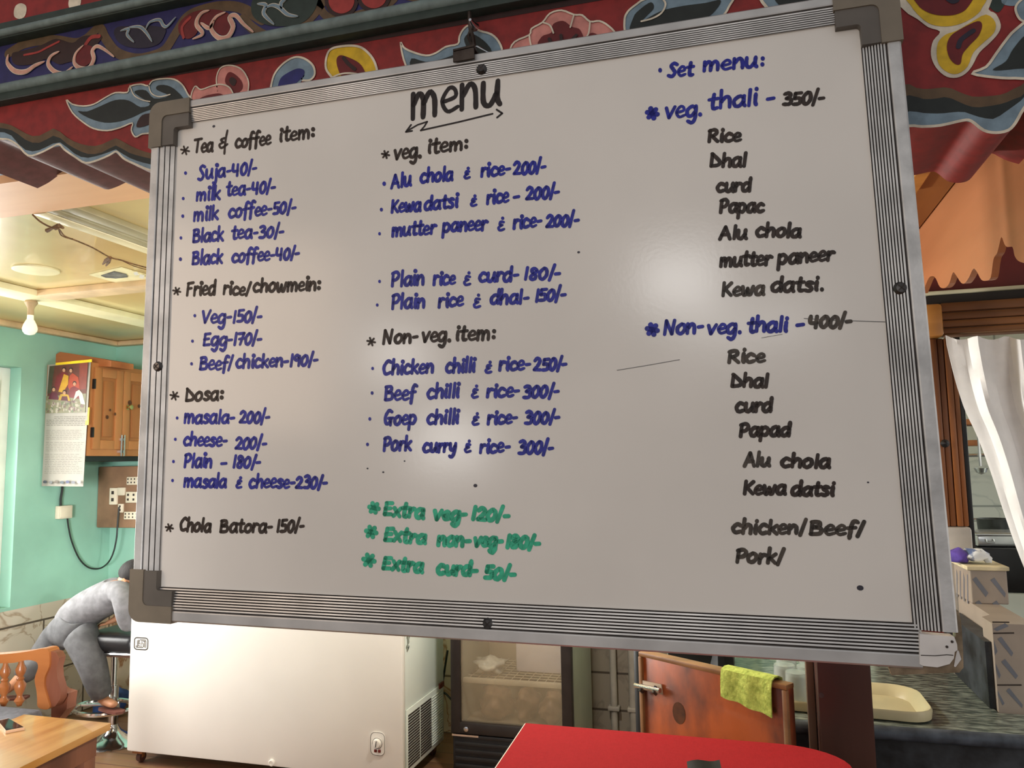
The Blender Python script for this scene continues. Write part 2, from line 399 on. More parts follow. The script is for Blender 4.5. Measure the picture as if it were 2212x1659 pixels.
# scrolls on the blue board
line(b, YU, z1([(60, 400), (180, 330), (330, 300), (430, 300), (560, 320), (640, 290), (740, 210), (790, 290), (870, 390), (1000, 435), (1120, 420), (1230, 370), (1310, 250), (1390, 130), (1500, 75), (1650, 45), (1800, 60), (1960, 150)]), 27, PC['brown'], 1)
line(b, YU, z2([(-60, 150), (40, 240), (150, 290), (280, 270), (400, 210), (500, 120), (560, 40), (600, -30)]), 26, PC['brown'], 1)
line(b, YU, z2([(540, 20), (600, 120), (720, 165), (840, 120), (960, 90), (1060, 70), (1150, -10)]), 20, PC['brown'], 1)
line(b, YU, z2([(1250, -20), (1400, 5), (1560, -20)]), 12, PC['brown'], 1)
shape(b, YU, z1([(850, 240), (880, 200), (960, 195), (1100, 190), (1230, 210), (1225, 270), (1180, 330), (1080, 358), (960, 350), (880, 310)]), PC['ink'], 2)
shape(b, YU, z1([(110, 480), (90, 400), (160, 380), (300, 340), (420, 290), (540, 320), (620, 270), (760, 270), (720, 340), (690, 420), (660, 480), (600, 500), (540, 460), (440, 480), (350, 440), (240, 480)]), PC['umber'], 2)
shape(b, YU, z1([(560, 480), (560, 400), (620, 340), (690, 350), (700, 420), (660, 480), (600, 500)]), PC['deepred'], 3)
line(b, YU, z1([(180, 410), (280, 390), (360, 350), (440, 310)]), 6, PC['coral'], 3)
line(b, YU, z1([(640, 330), (680, 280), (740, 270)]), 11, PC['coral'], 3)
shape(b, YU, z1([(1340, 250), (1340, 170), (1440, 90), (1600, 70), (1720, 110), (1740, 200), (1690, 270), (1630, 250), (1560, 200), (1500, 190), (1460, 260), (1400, 290)]), PC['deepred'], 2)
line(b, YU, z1([(1370, 280), (1360, 200), (1420, 130)]), 8, PC['coral'], 3)
for w_, m_, l_ in ((15.5, 'pale', 4), (11.5, 'peach', 5)):
    line(b, YU, z1([(60, 410), (55, 470), (110, 530), (190, 535), (260, 490), (330, 460)]), w_, PC[m_], l_, taper=True)
    line(b, YU, z1([(440, 385), (380, 420), (360, 480), (410, 535), (480, 545), (540, 500)]), w_ - 2, PC[m_], l_, taper=True)
    line(b, YU, z1([(620, 340), (565, 400), (555, 470), (600, 510), (665, 505), (700, 440), (690, 380), (725, 345), (780, 370), (850, 423)]), w_ - 2, PC[m_], l_, taper=True)
    line(b, YU, z1([(1440, 290), (1500, 265), (1510, 240), (1470, 190), (1475, 140), (1510, 95), (1560, 78)]), w_ - 3, PC[m_], l_, taper=True)
    line(b, YU, z1([(1500, 170), (1560, 210), (1600, 150)]), w_ - 4, PC[m_], l_, taper=True)
    line(b, YU, z1([(1680, 92), (1610, 130), (1575, 210), (1630, 280), (1700, 275), (1740, 200), (1715, 130), (1760, 115), (1820, 180), (1890, 238)]), w_ - 1, PC[m_], l_, taper=True)
for w_, m_, l_ in ((9.5, 'pale', 4), (6.5, 'slate', 5)):
    line(b, YU, z1([(900, 230), (960, 215), (950, 260), (1000, 315)]), w_, PC[m_], l_, taper=True)
    line(b, YU, z1([(960, 205), (1040, 200), (1090, 240), (1135, 310)]), w_, PC[m_], l_, taper=True)
    line(b, YU, z1([(1090, 215), (1120, 165), (1190, 148), (1220, 190), (1250, 195), (1310, 130)]), w_, PC[m_], l_, taper=True)
shape(b, YU, z2([(20, 120), (20, 0), (120, -40), (500, -40), (530, 40), (470, 140), (380, 195), (250, 210), (110, 190)]), PC['green'], 2)
for w_, m_, l_ in ((12, 'pale', 4), (8.5, 'slate', 5)):
    line(b, YU, z2([(60, 30), (125, 40), (110, 110), (190, 193)]), w_, PC[m_], l_, taper=True)
    line(b, YU, z2([(125, 60), (180, 40), (235, 60), (300, 115), (380, 130)]), w_, PC[m_], l_, taper=True)
    line(b, YU, z2([(250, 70), (250, 20), (300, -20)]), w_, PC[m_], l_, taper=True)
for cx_, cy_, r_ in ((728, 5, 112), (985, -40, 116)):
    for rr, m_, l_ in ((1.2, 'umber', 3), (.92, 'coral', 4)):
        shape(b, YU, z2([(cx_ + r_ * rr * math.cos(a), cy_ + r_ * rr * math.sin(a)) for a in [k * .7854 for k in range(8)]]), PC[m_], l_)
b.build('scroll_board', pc, False)
b = MB(); b.tube([(XA, YU - .004, (Z2 + Z3) / 2), (XB, YU - .004, (Z2 + Z3) / 2)], (Z3 - Z2) / 2 + .001, PC['mould'], 10)
b.box2((XA, YU - .008, Z1), (XB, YU + .04, Z2 + .002), PC['green'], .003); b.build('lower_moulding', pc)
b = MB(); b.tube([(XA, YD - .004, (Z4 + Z5) / 2), (XB, YD - .004, (Z4 + Z5) / 2)], (Z5 - Z4) / 2 + .001, PC['mould'], 10)
b.box2((XA, YD - .006, Z5 - .001), (XB, YD + .06, Z6), PC['green'], .003); b.box2((XA, YD - .002, Z4 - .004), (XB, YD + .06, Z5), PC['green'], .002); b.build('upper_moulding', pc)
b = MB(); b.box2((XA, YD, Z6), (XB, YD + .06, 2.82), PC['red'])
for px_, py_ in ((42, 24), (160, 4), (278, -16), (-76, 44)):
    shape(b, YD, [(px_ + 15 * math.cos(a) + (3 if math.sin(a) < 0 else 0), py_ + 17 * math.sin(a)) for a in [k * .7854 for k in range(8)]], PC['pale'], 1)
b.build('dotted_board', pc, False)
# flower board with a cusped lower edge
def L(pts): return z1(pts)
low_l = z1([(-330, 1170), (-240, 1120), (-160, 1060), (-80, 1020), (0, 1045), (60, 1050), (130, 1090), (210, 1170), (300, 1150), (380, 1110), (440, 1085), (480, 1125), (560, 1180), (640, 1225), (740, 1200), (820, 1165), (870, 1140), (920, 1190), (1000, 1230), (1160, 1290)])
low_m = [(420, 386), (520, 372), (700, 400), (900, 372), (1100, 388), (1300, 350), (1500, 352), (1700, 310), (1880, 290)]
low_r = z4([(680, 1035), (800, 1040), (950, 1030), (1130, 990), (1200, 995), (1300, 1070), (1400, 1090), (1500, 1070), (1560, 1010), (1629, 890), (1720, 800), (1860, 860), (2000, 900)])
low = spline(low_l + low_m + low_r, 3)
fc = [Yp(p.x, p.y, YF) for p in low]
b = MB()
top = [Vector((fc[-1].x, YF, Z1)), Vector((fc[0].x, YF, Z1))]
fp = fc + top; nfp = len(fp); fb_ = [p + Vector((0, .24, 0)) for p in fp]
b.add(fp, [list(range(nfp))], PC['red']); sd = [[i, i + nfp, (i + 1) % nfp + nfp, (i + 1) % nfp] for i in range(nfp)]
b.add(fp + fb_, [list(range(2 * nfp - 1, nfp - 1, -1))] + [q for q in sd if fp[q[0]].x < -.5], PC['shadedred']); b.add(fp + fb_, [q for q in sd if fp[q[0]].x >= -.5], PC['red'])  # shade of the left underside put into a darker red; right side plain red
line(b, YF, [(-60, 233), (200, 189), (560, 125), (1000, 47), (1140, 22), (1400, -24)], 14, PC['umber'], 1)  # shadow below the lower moulding, painted on as an umber band
# leaf at left
leaf = z1([(495, 745), (540, 778), (620, 792), (700, 778), (780, 732), (860, 692), (950, 690), (970, 645), (1050, 628), (1105, 640), (1140, 602), (1220, 587), (1300, 592), (1360, 632), (1400, 700), (1440, 790), (1250, 850), (1185, 885), (1145, 940), (1125, 990), (1060, 1000), (1010, 1022), (980, 970), (988, 918), (900, 952), (800, 975), (700, 960), (620, 912), (540, 840)])
shape(b, YF, leaf, PC['slate'], 1, sub=3); line(b, YF, leaf, 4, PC['pale'], 4, True, 3)
shape(b, YF, z1([(580, 830), (650, 832), (750, 792), (860, 747), (960, 750), (1050, 800), (1120, 775), (1010, 700), (1020, 675), (1090, 675), (1150, 735), (1260, 715), (1170, 670), (1180, 638), (1250, 638), (1320, 680), (1370, 760), (1200, 800), (1080, 832), (1000, 870), (900, 905), (780, 915), (660, 880)]), PC['darkgreen'], 2, sub=3)
shape(b, YF, z1([(1020, 950), (1060, 860), (1170, 850), (1130, 920)]), PC['umber'], 3)
line(b, YF, z1([(970, 640), (1000, 710), (1060, 745), (1120, 758)]), 3, PC['pale'], 4); line(b, YF, z1([(1110, 635), (1130, 695), (1190, 722), (1270, 705)]), 3, PC['pale'], 4)
# pink flower behind the board's left corner
big = z1([(1620, 650), (1618, 570), (1650, 505), (1720, 488), (1800, 515), (1850, 590), (1855, 660), (1830, 720), (1700, 760), (1640, 730)])
shape(b, YF, big, PC['pink'], 1); line(b, YF, big, 3.5, PC['pale'], 3, True)
shape(b, YF, z1([(1680, 610), (1700, 545), (1740, 545), (1800, 600), (1810, 660), (1760, 700), (1720, 660)]), PC['deepred'], 2)
shape(b, YF, z1([(1710, 600), (1730, 575), (1765, 600), (1750, 640), (1725, 630)]), PC['umber'], 3)
sm = z1([(1455, 645), (1500, 668), (1580, 642), (1650, 630), (1715, 655), (1745, 730), (1700, 780), (1480, 790), (1425, 735)])
shape(b, YF, sm, PC['pink'], 3); line(b, YF, sm, 3.5, PC['pale'], 5, True)
shape(b, YF, z1([(1490, 760), (1510, 725), (1600, 700), (1660, 705), (1680, 760)]), PC['deepred'], 4)
# blue curl, yellow ring, second leaf
cu = z2([(160, 730), (190, 600), (260, 510), (350, 457), (430, 465), (500, 520), (515, 590), (480, 635), (420, 640), (405, 622), (435, 595), (400, 660), (300, 730)])
shape(b, YF, cu, PC['slate'], 1); line(b, YF, cu[:9], 5, PC['pale'], 3)
shape(b, YF, z2([(225, 720), (240, 630), (300, 580), (380, 545), (430, 560), (425, 605), (380, 650), (300, 720)]), PC['navy'], 2)
ye = z2([(655, 620), (605, 545), (610, 450), (650, 388), (760, 365), (870, 372), (950, 430), (998, 510), (1005, 600), (900, 680), (700, 680)])
shape(b, YF, ye, PC['yellow'], 1); line(b, YF, ye, 5.5, PC['pale'], 3, True)
shape(b, YF, z2([(690, 470), (720, 440), (780, 455), (860, 495), (905, 550), (915, 620), (750, 620), (700, 545)]), PC['deepred'], 2)
line(b, YF, z2([(745, 460), (780, 505), (835, 550)]), 9, PC['umber'], 3)
line(b, YF, z2([(600, 650), (700, 595), (800, 582), (900, 598)]), 4, PC['pale'], 4)
l2 = z2([(1200, 335), (1225, 378), (1290, 412), (1400, 442), (1480, 422), (1560, 372), (1655, 350), (1668, 290), (1700, 232), (1750, 202), (1830, 245), (1920, 272), (1980, 330), (2008, 420), (1960, 560), (1300, 620), (1250, 540), (1215, 440)])
shape(b, YF, l2, PC['slate'], 1, sub=3); line(b, YF, l2, 4.5, PC['pale'], 3, True, 3)
shape(b, YF, z2([(1285, 465), (1400, 492), (1520, 472), (1650, 425), (1720, 385), (1705, 310), (1755, 265), (1860, 322), (1930, 420), (1900, 560), (1340, 580)]), PC['darkgreen'], 2, sub=3)
# second pink flower
f2 = z3([(85, 355), (100, 285), (200, 238), (215, 195), (290, 152), (340, 92), (420, 70), (505, 100), (560, 103), (615, 147), (680, 143), (745, 180), (785, 240), (700, 330), (300, 380)])
shape(b, YF, f2, PC['pink'], 1, sub=3); line(b, YF, f2, 4, PC['pale'], 4, True, 3)
shape(b, YF, z3([(275, 320), (285, 250), (350, 222), (362, 165), (430, 142), (490, 182), (548, 205), (550, 300)]), PC['deepred'], 2)
shape(b, YF, z3([(590, 290), (620, 225), (680, 245), (690, 280)]), PC['deepred'], 2)
for q in ([(290, 152), (340, 172), (365, 225)], [(505, 100), (480, 185)], [(615, 147), (605, 225), (580, 265)], [(200, 238), (205, 280), (215, 325)]): line(b, YF, z3(q), 3.5, PC['pale'], 5)
for q in ([(335, 265), (350, 300)], [(415, 240), (420, 285)], [(520, 240), (485, 275)]): line(b, YF, z3(q), 7, PC['umber'], 5)
# third leaf
l3 = z3([(868, 240), (850, 140), (872, 80), (930, 30), (1000, -10), (1200, -60), (1580, -60), (1560, 50), (1510, 120), (1400, 220), (1000, 280)])
shape(b, YF, l3, PC['slate'], 1); line(b, YF, l3, 4.5, PC['pale'], 3, True)
shape(b, YF, z3([(905, 240), (910, 120), (960, 60), (1030, 15), (1050, 55), (1000, 110), (970, 145), (1100, 75), (1250, 40), (1400, 20), (1505, 0), (1480, 60), (1400, 130), (1200, 240)]), PC['darkgreen'], 2)
line(b, YF, z3([(1100, -20), (1130, 25), (1105, 85), (1040, 125), (965, 145)]), 4, PC['pale'], 4)
l4 = z3([(1800, -40), (1825, 55), (1900, 100), (2100, 60), (2150, -60)]); shape(b, YF, l4, PC['slate'], 1); line(b, YF, l4, 6, PC['pale'], 3, True)
shape(b, YF, z3([(1880, -40), (1925, 45), (2080, 30), (2100, -50)]), PC['darkgreen'], 2)
# yellow flower and leaf at right
wo = z4([(600, -60), (655, 85), (760, 155), (850, 222), (945, 258), (890, 330), (870, 420), (885, 500), (930, 572), (1000, 625), (1080, 633), (1150, 602), (1205, 540), (1265, 430), (1350, 350), (1420, 270), (1440, 200), (1400, 112), (1340, 75), (1320, -60)])
shape(b, YF, wo, PC['pale'], 2, sub=3)
shape(b, YF, z4([(690, -60), (705, 40), (790, 142), (880, 200), (1000, 215), (1120, 190), (1230, 130), (1288, 60), (1290, -60)]), PC['yellow'], 3, sub=3)
shape(b, YF, z4([(918, 440), (930, 345), (990, 282), (1080, 250), (1200, 180), (1320, 118), (1395, 180), (1385, 265), (1300, 345), (1215, 430), (1170, 540), (1090, 600), (1010, 590), (940, 530)]), PC['yellow'], 3, sub=3)
shape(b, YF, z4([(750, -60), (765, 40), (850, 102), (960, 126), (1080, 116), (1170, 60), (1190, -60)]), PC['deepred'], 4)
shape(b, YF, z4([(1000, 380), (1030, 295), (1120, 232), (1250, 172), (1288, 205), (1260, 290), (1185, 370), (1130, 440), (1112, 518), (1070, 522), (1022, 470)]), PC['deepred'], 4)
line(b, YF, z4([(1095, 380), (1120, 320), (1215, 250)]), 9, PC['ink'], 5)
shape(b, YF, z4([(980, -20), (1040, 30), (1100, 10), (1090, -40)]), PC['ink'], 5)
lr = z4([(1205, 598), (1320, 545), (1400, 440), (1480, 330), (1560, 242), (1720, 150), (1800, 400), (1720, 620), (1560, 636), (1400, 630)])
shape(b, YF, lr, PC['slate'], 1, sub=3); line(b, YF, lr, 5, PC['pale'], 3, True, 3)
shape(b, YF, z4([(1375, 570), (1480, 500), (1540, 400), (1640, 285), (1740, 260), (1740, 520), (1560, 560)]), PC['darkgreen'], 2)
ur = z4([(1560, 70), (1600, 5), (1700, -40), (1740, 100), (1660, 170), (1595, 155)]); shape(b, YF, ur, PC['slate'], 1); line(b, YF, ur, 4, PC['pale'], 3, True)
shape(b, YF, z4([(1345, -40), (1345, 50), (1420, 100), (1480, 20), (1500, -40)]), PC['green'], 1); shape(b, YF, z4([(1455, -20), (1460, 35), (1560, 45), (1600, -20)]), PC['slate'], 1)
b.build('flower_board', pc, True, 30)
# banded scalloped edging
b = MB()
gb = spline(z1([(-330, 1110), (-160, 1010), (-80, 975), (0, 990), (60, 992), (110, 1040), (160, 1100), (220, 1130), (300, 1120), (380, 1080), (440, 1060), (500, 1100), (560, 1150), (640, 1180), (740, 1160), (830, 1130), (870, 1115), (930, 1160), (1020, 1200), (1160, 1235)]) + low_m[:0] + [(p[0], p[1] - 16) for p in low_m] + z4([(665, 910), (800, 920), (950, 925), (1130, 910), (1250, 950), (1380, 970), (1450, 930), (1550, 860), (1629, 800), (1720, 720), (2000, 800)]), 3)
dg = spline(z1([(-330, 1050), (-160, 960), (-80, 940), (0, 958), (60, 962), (120, 990), (200, 1050), (280, 1070), (350, 1040), (420, 1010), (480, 1060), (560, 1110), (660, 1150), (760, 1140), (870, 1085), (960, 1140), (1160, 1190)]) + [(p[0], p[1] - 34) for p in low_m] + z4([(650, 780), (800, 805), (900, 805), (1000, 790), (1100, 830), (1200, 870), (1300, 870), (1450, 845), (1550, 805), (1629, 775), (1720, 690), (2000, 760)]), 3)
br = spline(z1([(-330, 1000), (-160, 900), (-80, 895), (0, 920), (60, 925), (130, 960), (200, 1000), (270, 1020), (340, 990), (410, 955), (450, 985), (520, 1040), (620, 1080), (720, 1090), (800, 1060), (870, 1030), (930, 1065), (1020, 1110), (1160, 1150)]) + [(p[0], p[1] - 50) for p in low_m] + z4([(640, 690), (760, 720), (860, 725), (1000, 710), (1080, 740), (1200, 785), (1300, 785), (1450, 770), (1550, 720), (1629, 685), (1720, 620), (2000, 700)]), 3)
def strip(b, up, dn, m, lay):
    n = 160
    def samp(s):
        out = []; j = 0
        xs0, xs1 = max(up[0].x, dn[0].x), min(up[-1].x, dn[-1].x)
        for i in range(n + 1):
            x = xs0 + (xs1 - xs0) * i / n
            for k in range(len(s) - 1):
                if s[k].x <= x <= s[k + 1].x:
                    t = (x - s[k].x) / max(1e-6, s[k + 1].x - s[k].x); out.append((x, s[k].y + (s[k + 1].y - s[k].y) * t)); break
            else: out.append((x, s[0].y if x < s[0].x else s[-1].y))
        return out
    U, D = samp(up), samp(dn)
    vs = [Yp(x, y, YF - .0008 * lay) for x, y in U] + [Yp(x, y, YF - .0008 * lay) for x, y in D]
    b.add(vs, [[i, i + n + 1, i + n + 2, i + 1] for i in range(n)], m)
strip(b, br, dg, PC['brown'], 3); strip(b, dg, gb, PC['darkgreen'], 3)
up3 = low
strip(b, gb, low, PC['slate'], 3)
b.ribbon([Yp(p.x, p.y - 2.5, YF - .003) for p in low], .0048, NF, PC['pale'])
b.build('scalloped_edging', pc, False)

# soffit boards and the plain side valance
M_sof = wood('brown_soffit_plank', hexc('#b88d68', .48), hexc('#a07554', .48), 'x', 6, lo=.3, hi=.7)
M_sof2 = wood('orange_soffit_plank', hexc('#95602f', .85), hexc('#754622', .85), 'y', 6)
M_val = wood('orange_plywood', hexc('#bd7a52', .95), hexc('#a0643f', .95), 'y', 5, lo=.3, hi=.7)
ZS = 2.33
b = MB(); b.box2((XA, YF + .235, ZS), (.30, 1.89, ZS + .025), M_sof); struct(b.build('trim_7', smooth=False))
b = MB(); xs = .668
b.box2((.30, YF + .235, ZS), (xs, YP + .02, ZS + .025), M_sof2)
q0, q1 = Zp(1972, 398, ZS - .02), Zp(2021, 367, ZS - .02)
b.box2((q0.x - .01, 1.66, ZS - .02), (q0.x + .03, 2.6, ZS), M_corb, .003)
struct(b.build('trim_8', smooth=False))
vc = [(1850 + x / 3.19, 380 + y / 3.19) for x, y in [(455, 810), (470, 770), (500, 702), (530, 692), (550, 712), (575, 765), (610, 772), (640, 740), (665, 665), (690, 690), (720, 735), (745, 740), (775, 700), (805, 640), (830, 660), (860, 715), (895, 722), (925, 700), (940, 600), (950, 560), (970, 530), (985, 470), (1000, 420), (1020, 470), (1040, 490), (1075, 490), (1090, 550), (1115, 585), (1155, 600), (1210, 610), (1260, 540)]]
cont = [Xp(p.x, p.y, xs + .006) for p in spline(vc, 3)]
cont = [p for p in cont if p.y < YP - .01]
b = MB(); yA, yB_ = cont[0].y, cont[-1].y
poly = cont + [Vector((xs + .006, min(yB_, 1.70), cont[-1].z)), Vector((xs + .006, 1.69, ZS + .02)), Vector((xs + .006, yA, ZS + .02))]
b.prism(poly, (.018, 0, 0), M_val)
tag(b.build('scalloped_valance', None, False), 'plain orange plywood valance with a scalloped lower edge, right of the whiteboard', 'valance')
# ------------------------------------------------------------------ the whiteboard
BC = Vector((-0.45378694, 1.35, 1.73924254)); BN = Vector((0.00824281, -0.99956319, 0.028381)).normalized()
def Bp(px, py, h=0.0): return Plane(px, py, BC, BN) + BN * h
BQ = [Bp(338, 234), Bp(1932, -22), Bp(2074, 1447), Bp(292, 1336)]
BW, BH = 1.50, 1.105
def Bl(x, y, n=0.0):
    s, t = x / BW, y / BH
    return BQ[0] * (1 - s) * (1 - t) + BQ[1] * s * (1 - t) + BQ[2] * s * t + BQ[3] * (1 - s) * t + BN * n
M_wb = mat('white_enamel_board', hexc('#e6ded5', 1.0), 0.18, 0.03, 3, spec=0.55, bump=0.02, bump_scale=140, coat=0.0)
M_alu = mat('brushed_aluminium', (0.60, 0.57, 0.545, 1), 0.42, 0.12, 9, metal=0.55, stretch=(1, 1, 1), bump=0.05, bump_scale=60)
M_aluv = mat('worn_aluminium', (0.63, 0.61, 0.59, 1), 0.5, 0.16, 14, metal=0.4, bump=0.2, bump_scale=90)
M_groove = mat('grimy_groove', (0.045, 0.032, 0.026, 1), 0.7, 0.3, 40)
M_cap = mat('grey_brown_corner_plastic', hexc('#5c5347', .52), 0.5, 0.12, 10, bump=0.06, bump_scale=60)
M_capin = mat('darker_corner_plastic', hexc('#4a443e', .52), 0.5, 0.12, 10, bump=0.06, bump_scale=60)
M_screw = mat('dark_screw_steel', (0.10, 0.09, 0.085, 1), 0.3, 0.3, 30, metal=0.8)
wbd = thing('whiteboard', 'large white menu board with an aluminium frame and handwritten dishes and prices', 'whiteboard', Bl(BW / 2, BH, 0))
RW = 0.060
b = MB(); x0, x1_, y0, y1_ = RW - .012, BW - RW + .012, RW - .020, BH - RW + .012
PNL = [(x0, y0), (x1_, y0), (x1_, y1_), (x0, y1_)]
b.add([Bl(x, y, 0.0) for x, y in PNL] + [Bl(x, y, -.012) for x, y in PNL], [[0, 1, 2, 3], [7, 6, 5, 4], [0, 4, 5, 1], [1, 5, 6, 2], [2, 6, 7, 3], [3, 7, 4, 0]], M_wb)
panel = b.build('panel', wbd, False)
def rail(name, side):
    """aluminium rail: flat outer lip, a groove, then eight fine ridges sloping in to the panel"""
    b = MB(); W_ = {'top': .048, 'bottom': .066, 'left': .058, 'right': .060}[side]
    lip = {'top': .017, 'bottom': .021, 'left': .021, 'right': .021}[side]
    prof = [(0, -.012), (0, .010), (.003, .013), (lip - .002, .013), (lip, .012)]
    g0 = lip + .0035
    prof += [(lip + .0005, .0085), (g0 - .0005, .0085), (g0, .0115)]
    nr = 3 if side == 'left' else 8; rw = (W_ - g0) / nr
    ga, gb = {'left': (.90, .92), 'top': (.66, .72), 'right': (.64, .70), 'bottom': (.56, .64)}[side]
    for i in range(nr):
        u0 = g0 + i * rw; n0 = .0115 - .008 * i / nr; n1 = .0115 - .008 * (i + .7) / nr; n2 = .0115 - .008 * (i + 1) / nr
        prof += [(u0 + rw * .06, n0), (u0 + rw * ga, n1), (u0 + rw * gb, n2 - .0026), (u0 + rw * .97, n2 - .0026)]
    prof += [(W_, .0035), (W_, -.004)]
    a, c = (.035, BW - .035) if side in ('top', 'bottom') else (.035, BH - .035)
    def at(s, u, n):
        if side == 'top': return Bl(s, u, n)
        if side == 'bottom': return Bl(s, BH - u, n)
        if side == 'left': return Bl(u, s, n)
        return Bl(BW - u, s, n)
    if side == 'right': c = BH - .056
    if side == 'bottom': c = BW - .053
    segs = 12; k = len(prof)
    vs = [at(a + (c - a) * j / segs, u, n) for j in range(segs + 1) for u, n in prof]
    mm = M_aluv if side in ('right', 'left') else M_alu
    low_m_, hi = [], []
    for j in range(segs):
        for i in range(k - 1):
            f = [j * k + i, j * k + i + 1, (j + 1) * k + i + 1, (j + 1) * k + i]
            dark = (i in (5, 6)) or (i > 7 and (i - 8) % 4 in (1, 2, 3) and i < 8 + 4 * nr)
            (low_m_ if dark else hi).append(f)
    b.add(vs, hi, mm); b.add(vs, low_m_, M_groove)
    return b.build(name, wbd, True, 25)
for s in ('top', 'bottom', 'left', 'right'): rail('frame_rail', s)
def corner(cx_, cy_, dx, dy, name='corner_cap'):
    """rounded plastic L clipped over the joint of two rails"""
    b = MB(); A, T, I = .112, .066, .030
    def q(u, v, n): return Bl(cx_ + dx * u, cy_ + dy * v, n)
    def L_shape(o, t, ln, n0, n1, m, r_out, r_in):
        pts = []
        for i in range(7):
            a = math.pi + (math.pi / 2) * i / 6; pts.append((o + r_out + r_out * math.cos(a), o + r_out + r_out * math.sin(a)))
        pts += [(ln, o), (ln, t)]
        for i in range(5):
            a = -math.pi / 2 - (math.pi / 2) * i / 4; pts.append((t + r_in + r_in * math.cos(a), t + r_in + r_in * math.sin(a)))
        pts += [(t, ln), (o, ln)]
        n = len(pts); P0 = [q(u, v, n0) for u, v in pts]; P1 = [q(u, v, n1) for u, v in pts]
        b.add(P0 + P1, [list(range(n, 2 * n)), list(range(n))[::-1]] + [[i, (i + 1) % n, (i + 1) % n + n, i + n] for i in range(n)], m)
    L_shape(-.003, .030, .100, -.014, .017, M_cap, .026, .012)
    L_shape(.026, .060, .098, -.008, .0145, M_capin, .018, .006)
    return b.build(name, wbd, True, 40)
corner(0, 0, 1, 1); corner(BW, 0, -1, 1); corner(0, BH, 1, -1)
# the broken lower right corner: pale inner block with splintered brown plastic around it
M_blk = mat('pale_grey_plastic_block', hexc('#a8a39f', .5), .5, .08, 14, bump=.06, bump_scale=40)
M_brk = mat('brittle_brown_plastic', hexc('#4e402e', .55), .2, .4, 22, color2=hexc('#7d6b55', .55), bump=.3, bump_scale=30)
b = MB()
pts = [(1862, 1367), (1880, 1362), (1999, 1369), (2052, 1374), (2059, 1388), (2061, 1398), (2054, 1402), (2053, 1416), (2047, 1428), (2020, 1434), (1987, 1433), (1985, 1427), (1985, 1376)]
pts = [(1982, 1366), (2056, 1372), (2062, 1388), (2063, 1400), (2057, 1404), (2055, 1418), (2046, 1430), (2020, 1437), (1990, 1434), (1982, 1430)]
b.prism([Bp(x, y, .014) for x, y in pts], BN * -.026, M_blk)
b.ribbon([Bp(x, y, .0146) for x, y in ((1985, 1411), (2015, 1412), (2040, 1410), (2053, 1411))], .0012, BN, M_groove)
for x, y in ((2040, 1393), (2051, 1382)): b.lathe([(0, .001), (.002, .0006), (.002, -.001)], Bp(x, y, .0146), M_groove, 'y', 8)
b.build('corner_block', wbd, True, 40)['label'] = 'pale inner block of the broken corner'
b = MB()
o_ = [(2062, 1322), (2068, 1318), (2074, 1340), (2078, 1400), (2079, 1440), (2070, 1451), (2040, 1452), (1960, 1455), (1925, 1457), (1919, 1440), (1930, 1439), (1985, 1436), (2030, 1437), (2052, 1428), (2060, 1404), (2062, 1375)]
b.prism([Bp(x, y, .006) for x, y in o_], BN * -.016, M_brk)
b.ribbon([Bp(x, y, .008) for x, y in ((2066, 1405), (2067, 1420), (2060, 1436))], [.003, .008, .003], BN, M_blk)
b.build('broken_corner_cap', wbd, True, 40)['label'] = 'splintered brown corner cap'
def screw(px, py, h):
    b = MB(); c = Bp(px, py, h); R = BN.to_track_quat('Z', 'Y').to_matrix()
    b.lathe([(.0115, -.004), (.0115, 0), (.0085, .003), (.0075, .0045), (0, .005)], c, M_screw, 'z', 16, R)
    e1 = R @ Vector((1, 1, 0)).normalized(); e2 = R @ Vector((1, -1, 0)).normalized()
    for e in (e1, e2): b.ribbon([c + BN * .0052 - e * .006, c + BN * .0052 + e * .006], .002, BN, M_groove)
    b.build('screw', wbd)
screw(1043, 153, .008); screw(1944, 625, .008); screw(1057, 1346, .008); screw(346, 793, .008)
# dirt, scratches and stray marker dots on the panel
b = MB()
for pts, w in (([(1333, 800), (1400, 789), (1468, 777)], .0011), ([(1737, 688), (1800, 692), (1931, 696)], .0012), ([(1645, 730), (1690, 722)], .0008)):
    b.ribbon([Bp(x, y, .0005) for x, y in pts], w, BN, mat('scratch_grey', (.16, .15, .14, 1), .5))
for x, y, r in ((1027, 1049, .0032), (874, 996, .0014), (828, 1020, .0018), (794, 1012, .0016), (1250, 545, .0022), (1875, 1042, .0014), (462, 273, .0030), (1858, 1270, .0042), (405, 278, .0014), (1950, 250, .001)):
    c = Bp(x, y, .0005); b.poly([c + Vector((math.cos(a) * r * 1.2, 0, math.sin(a) * r)) for a in [k * .6283 for k in range(10)]], mat('stray_ink', (.05, .045, .06, 1), .5))
b.build('stray_marks', panel, False)

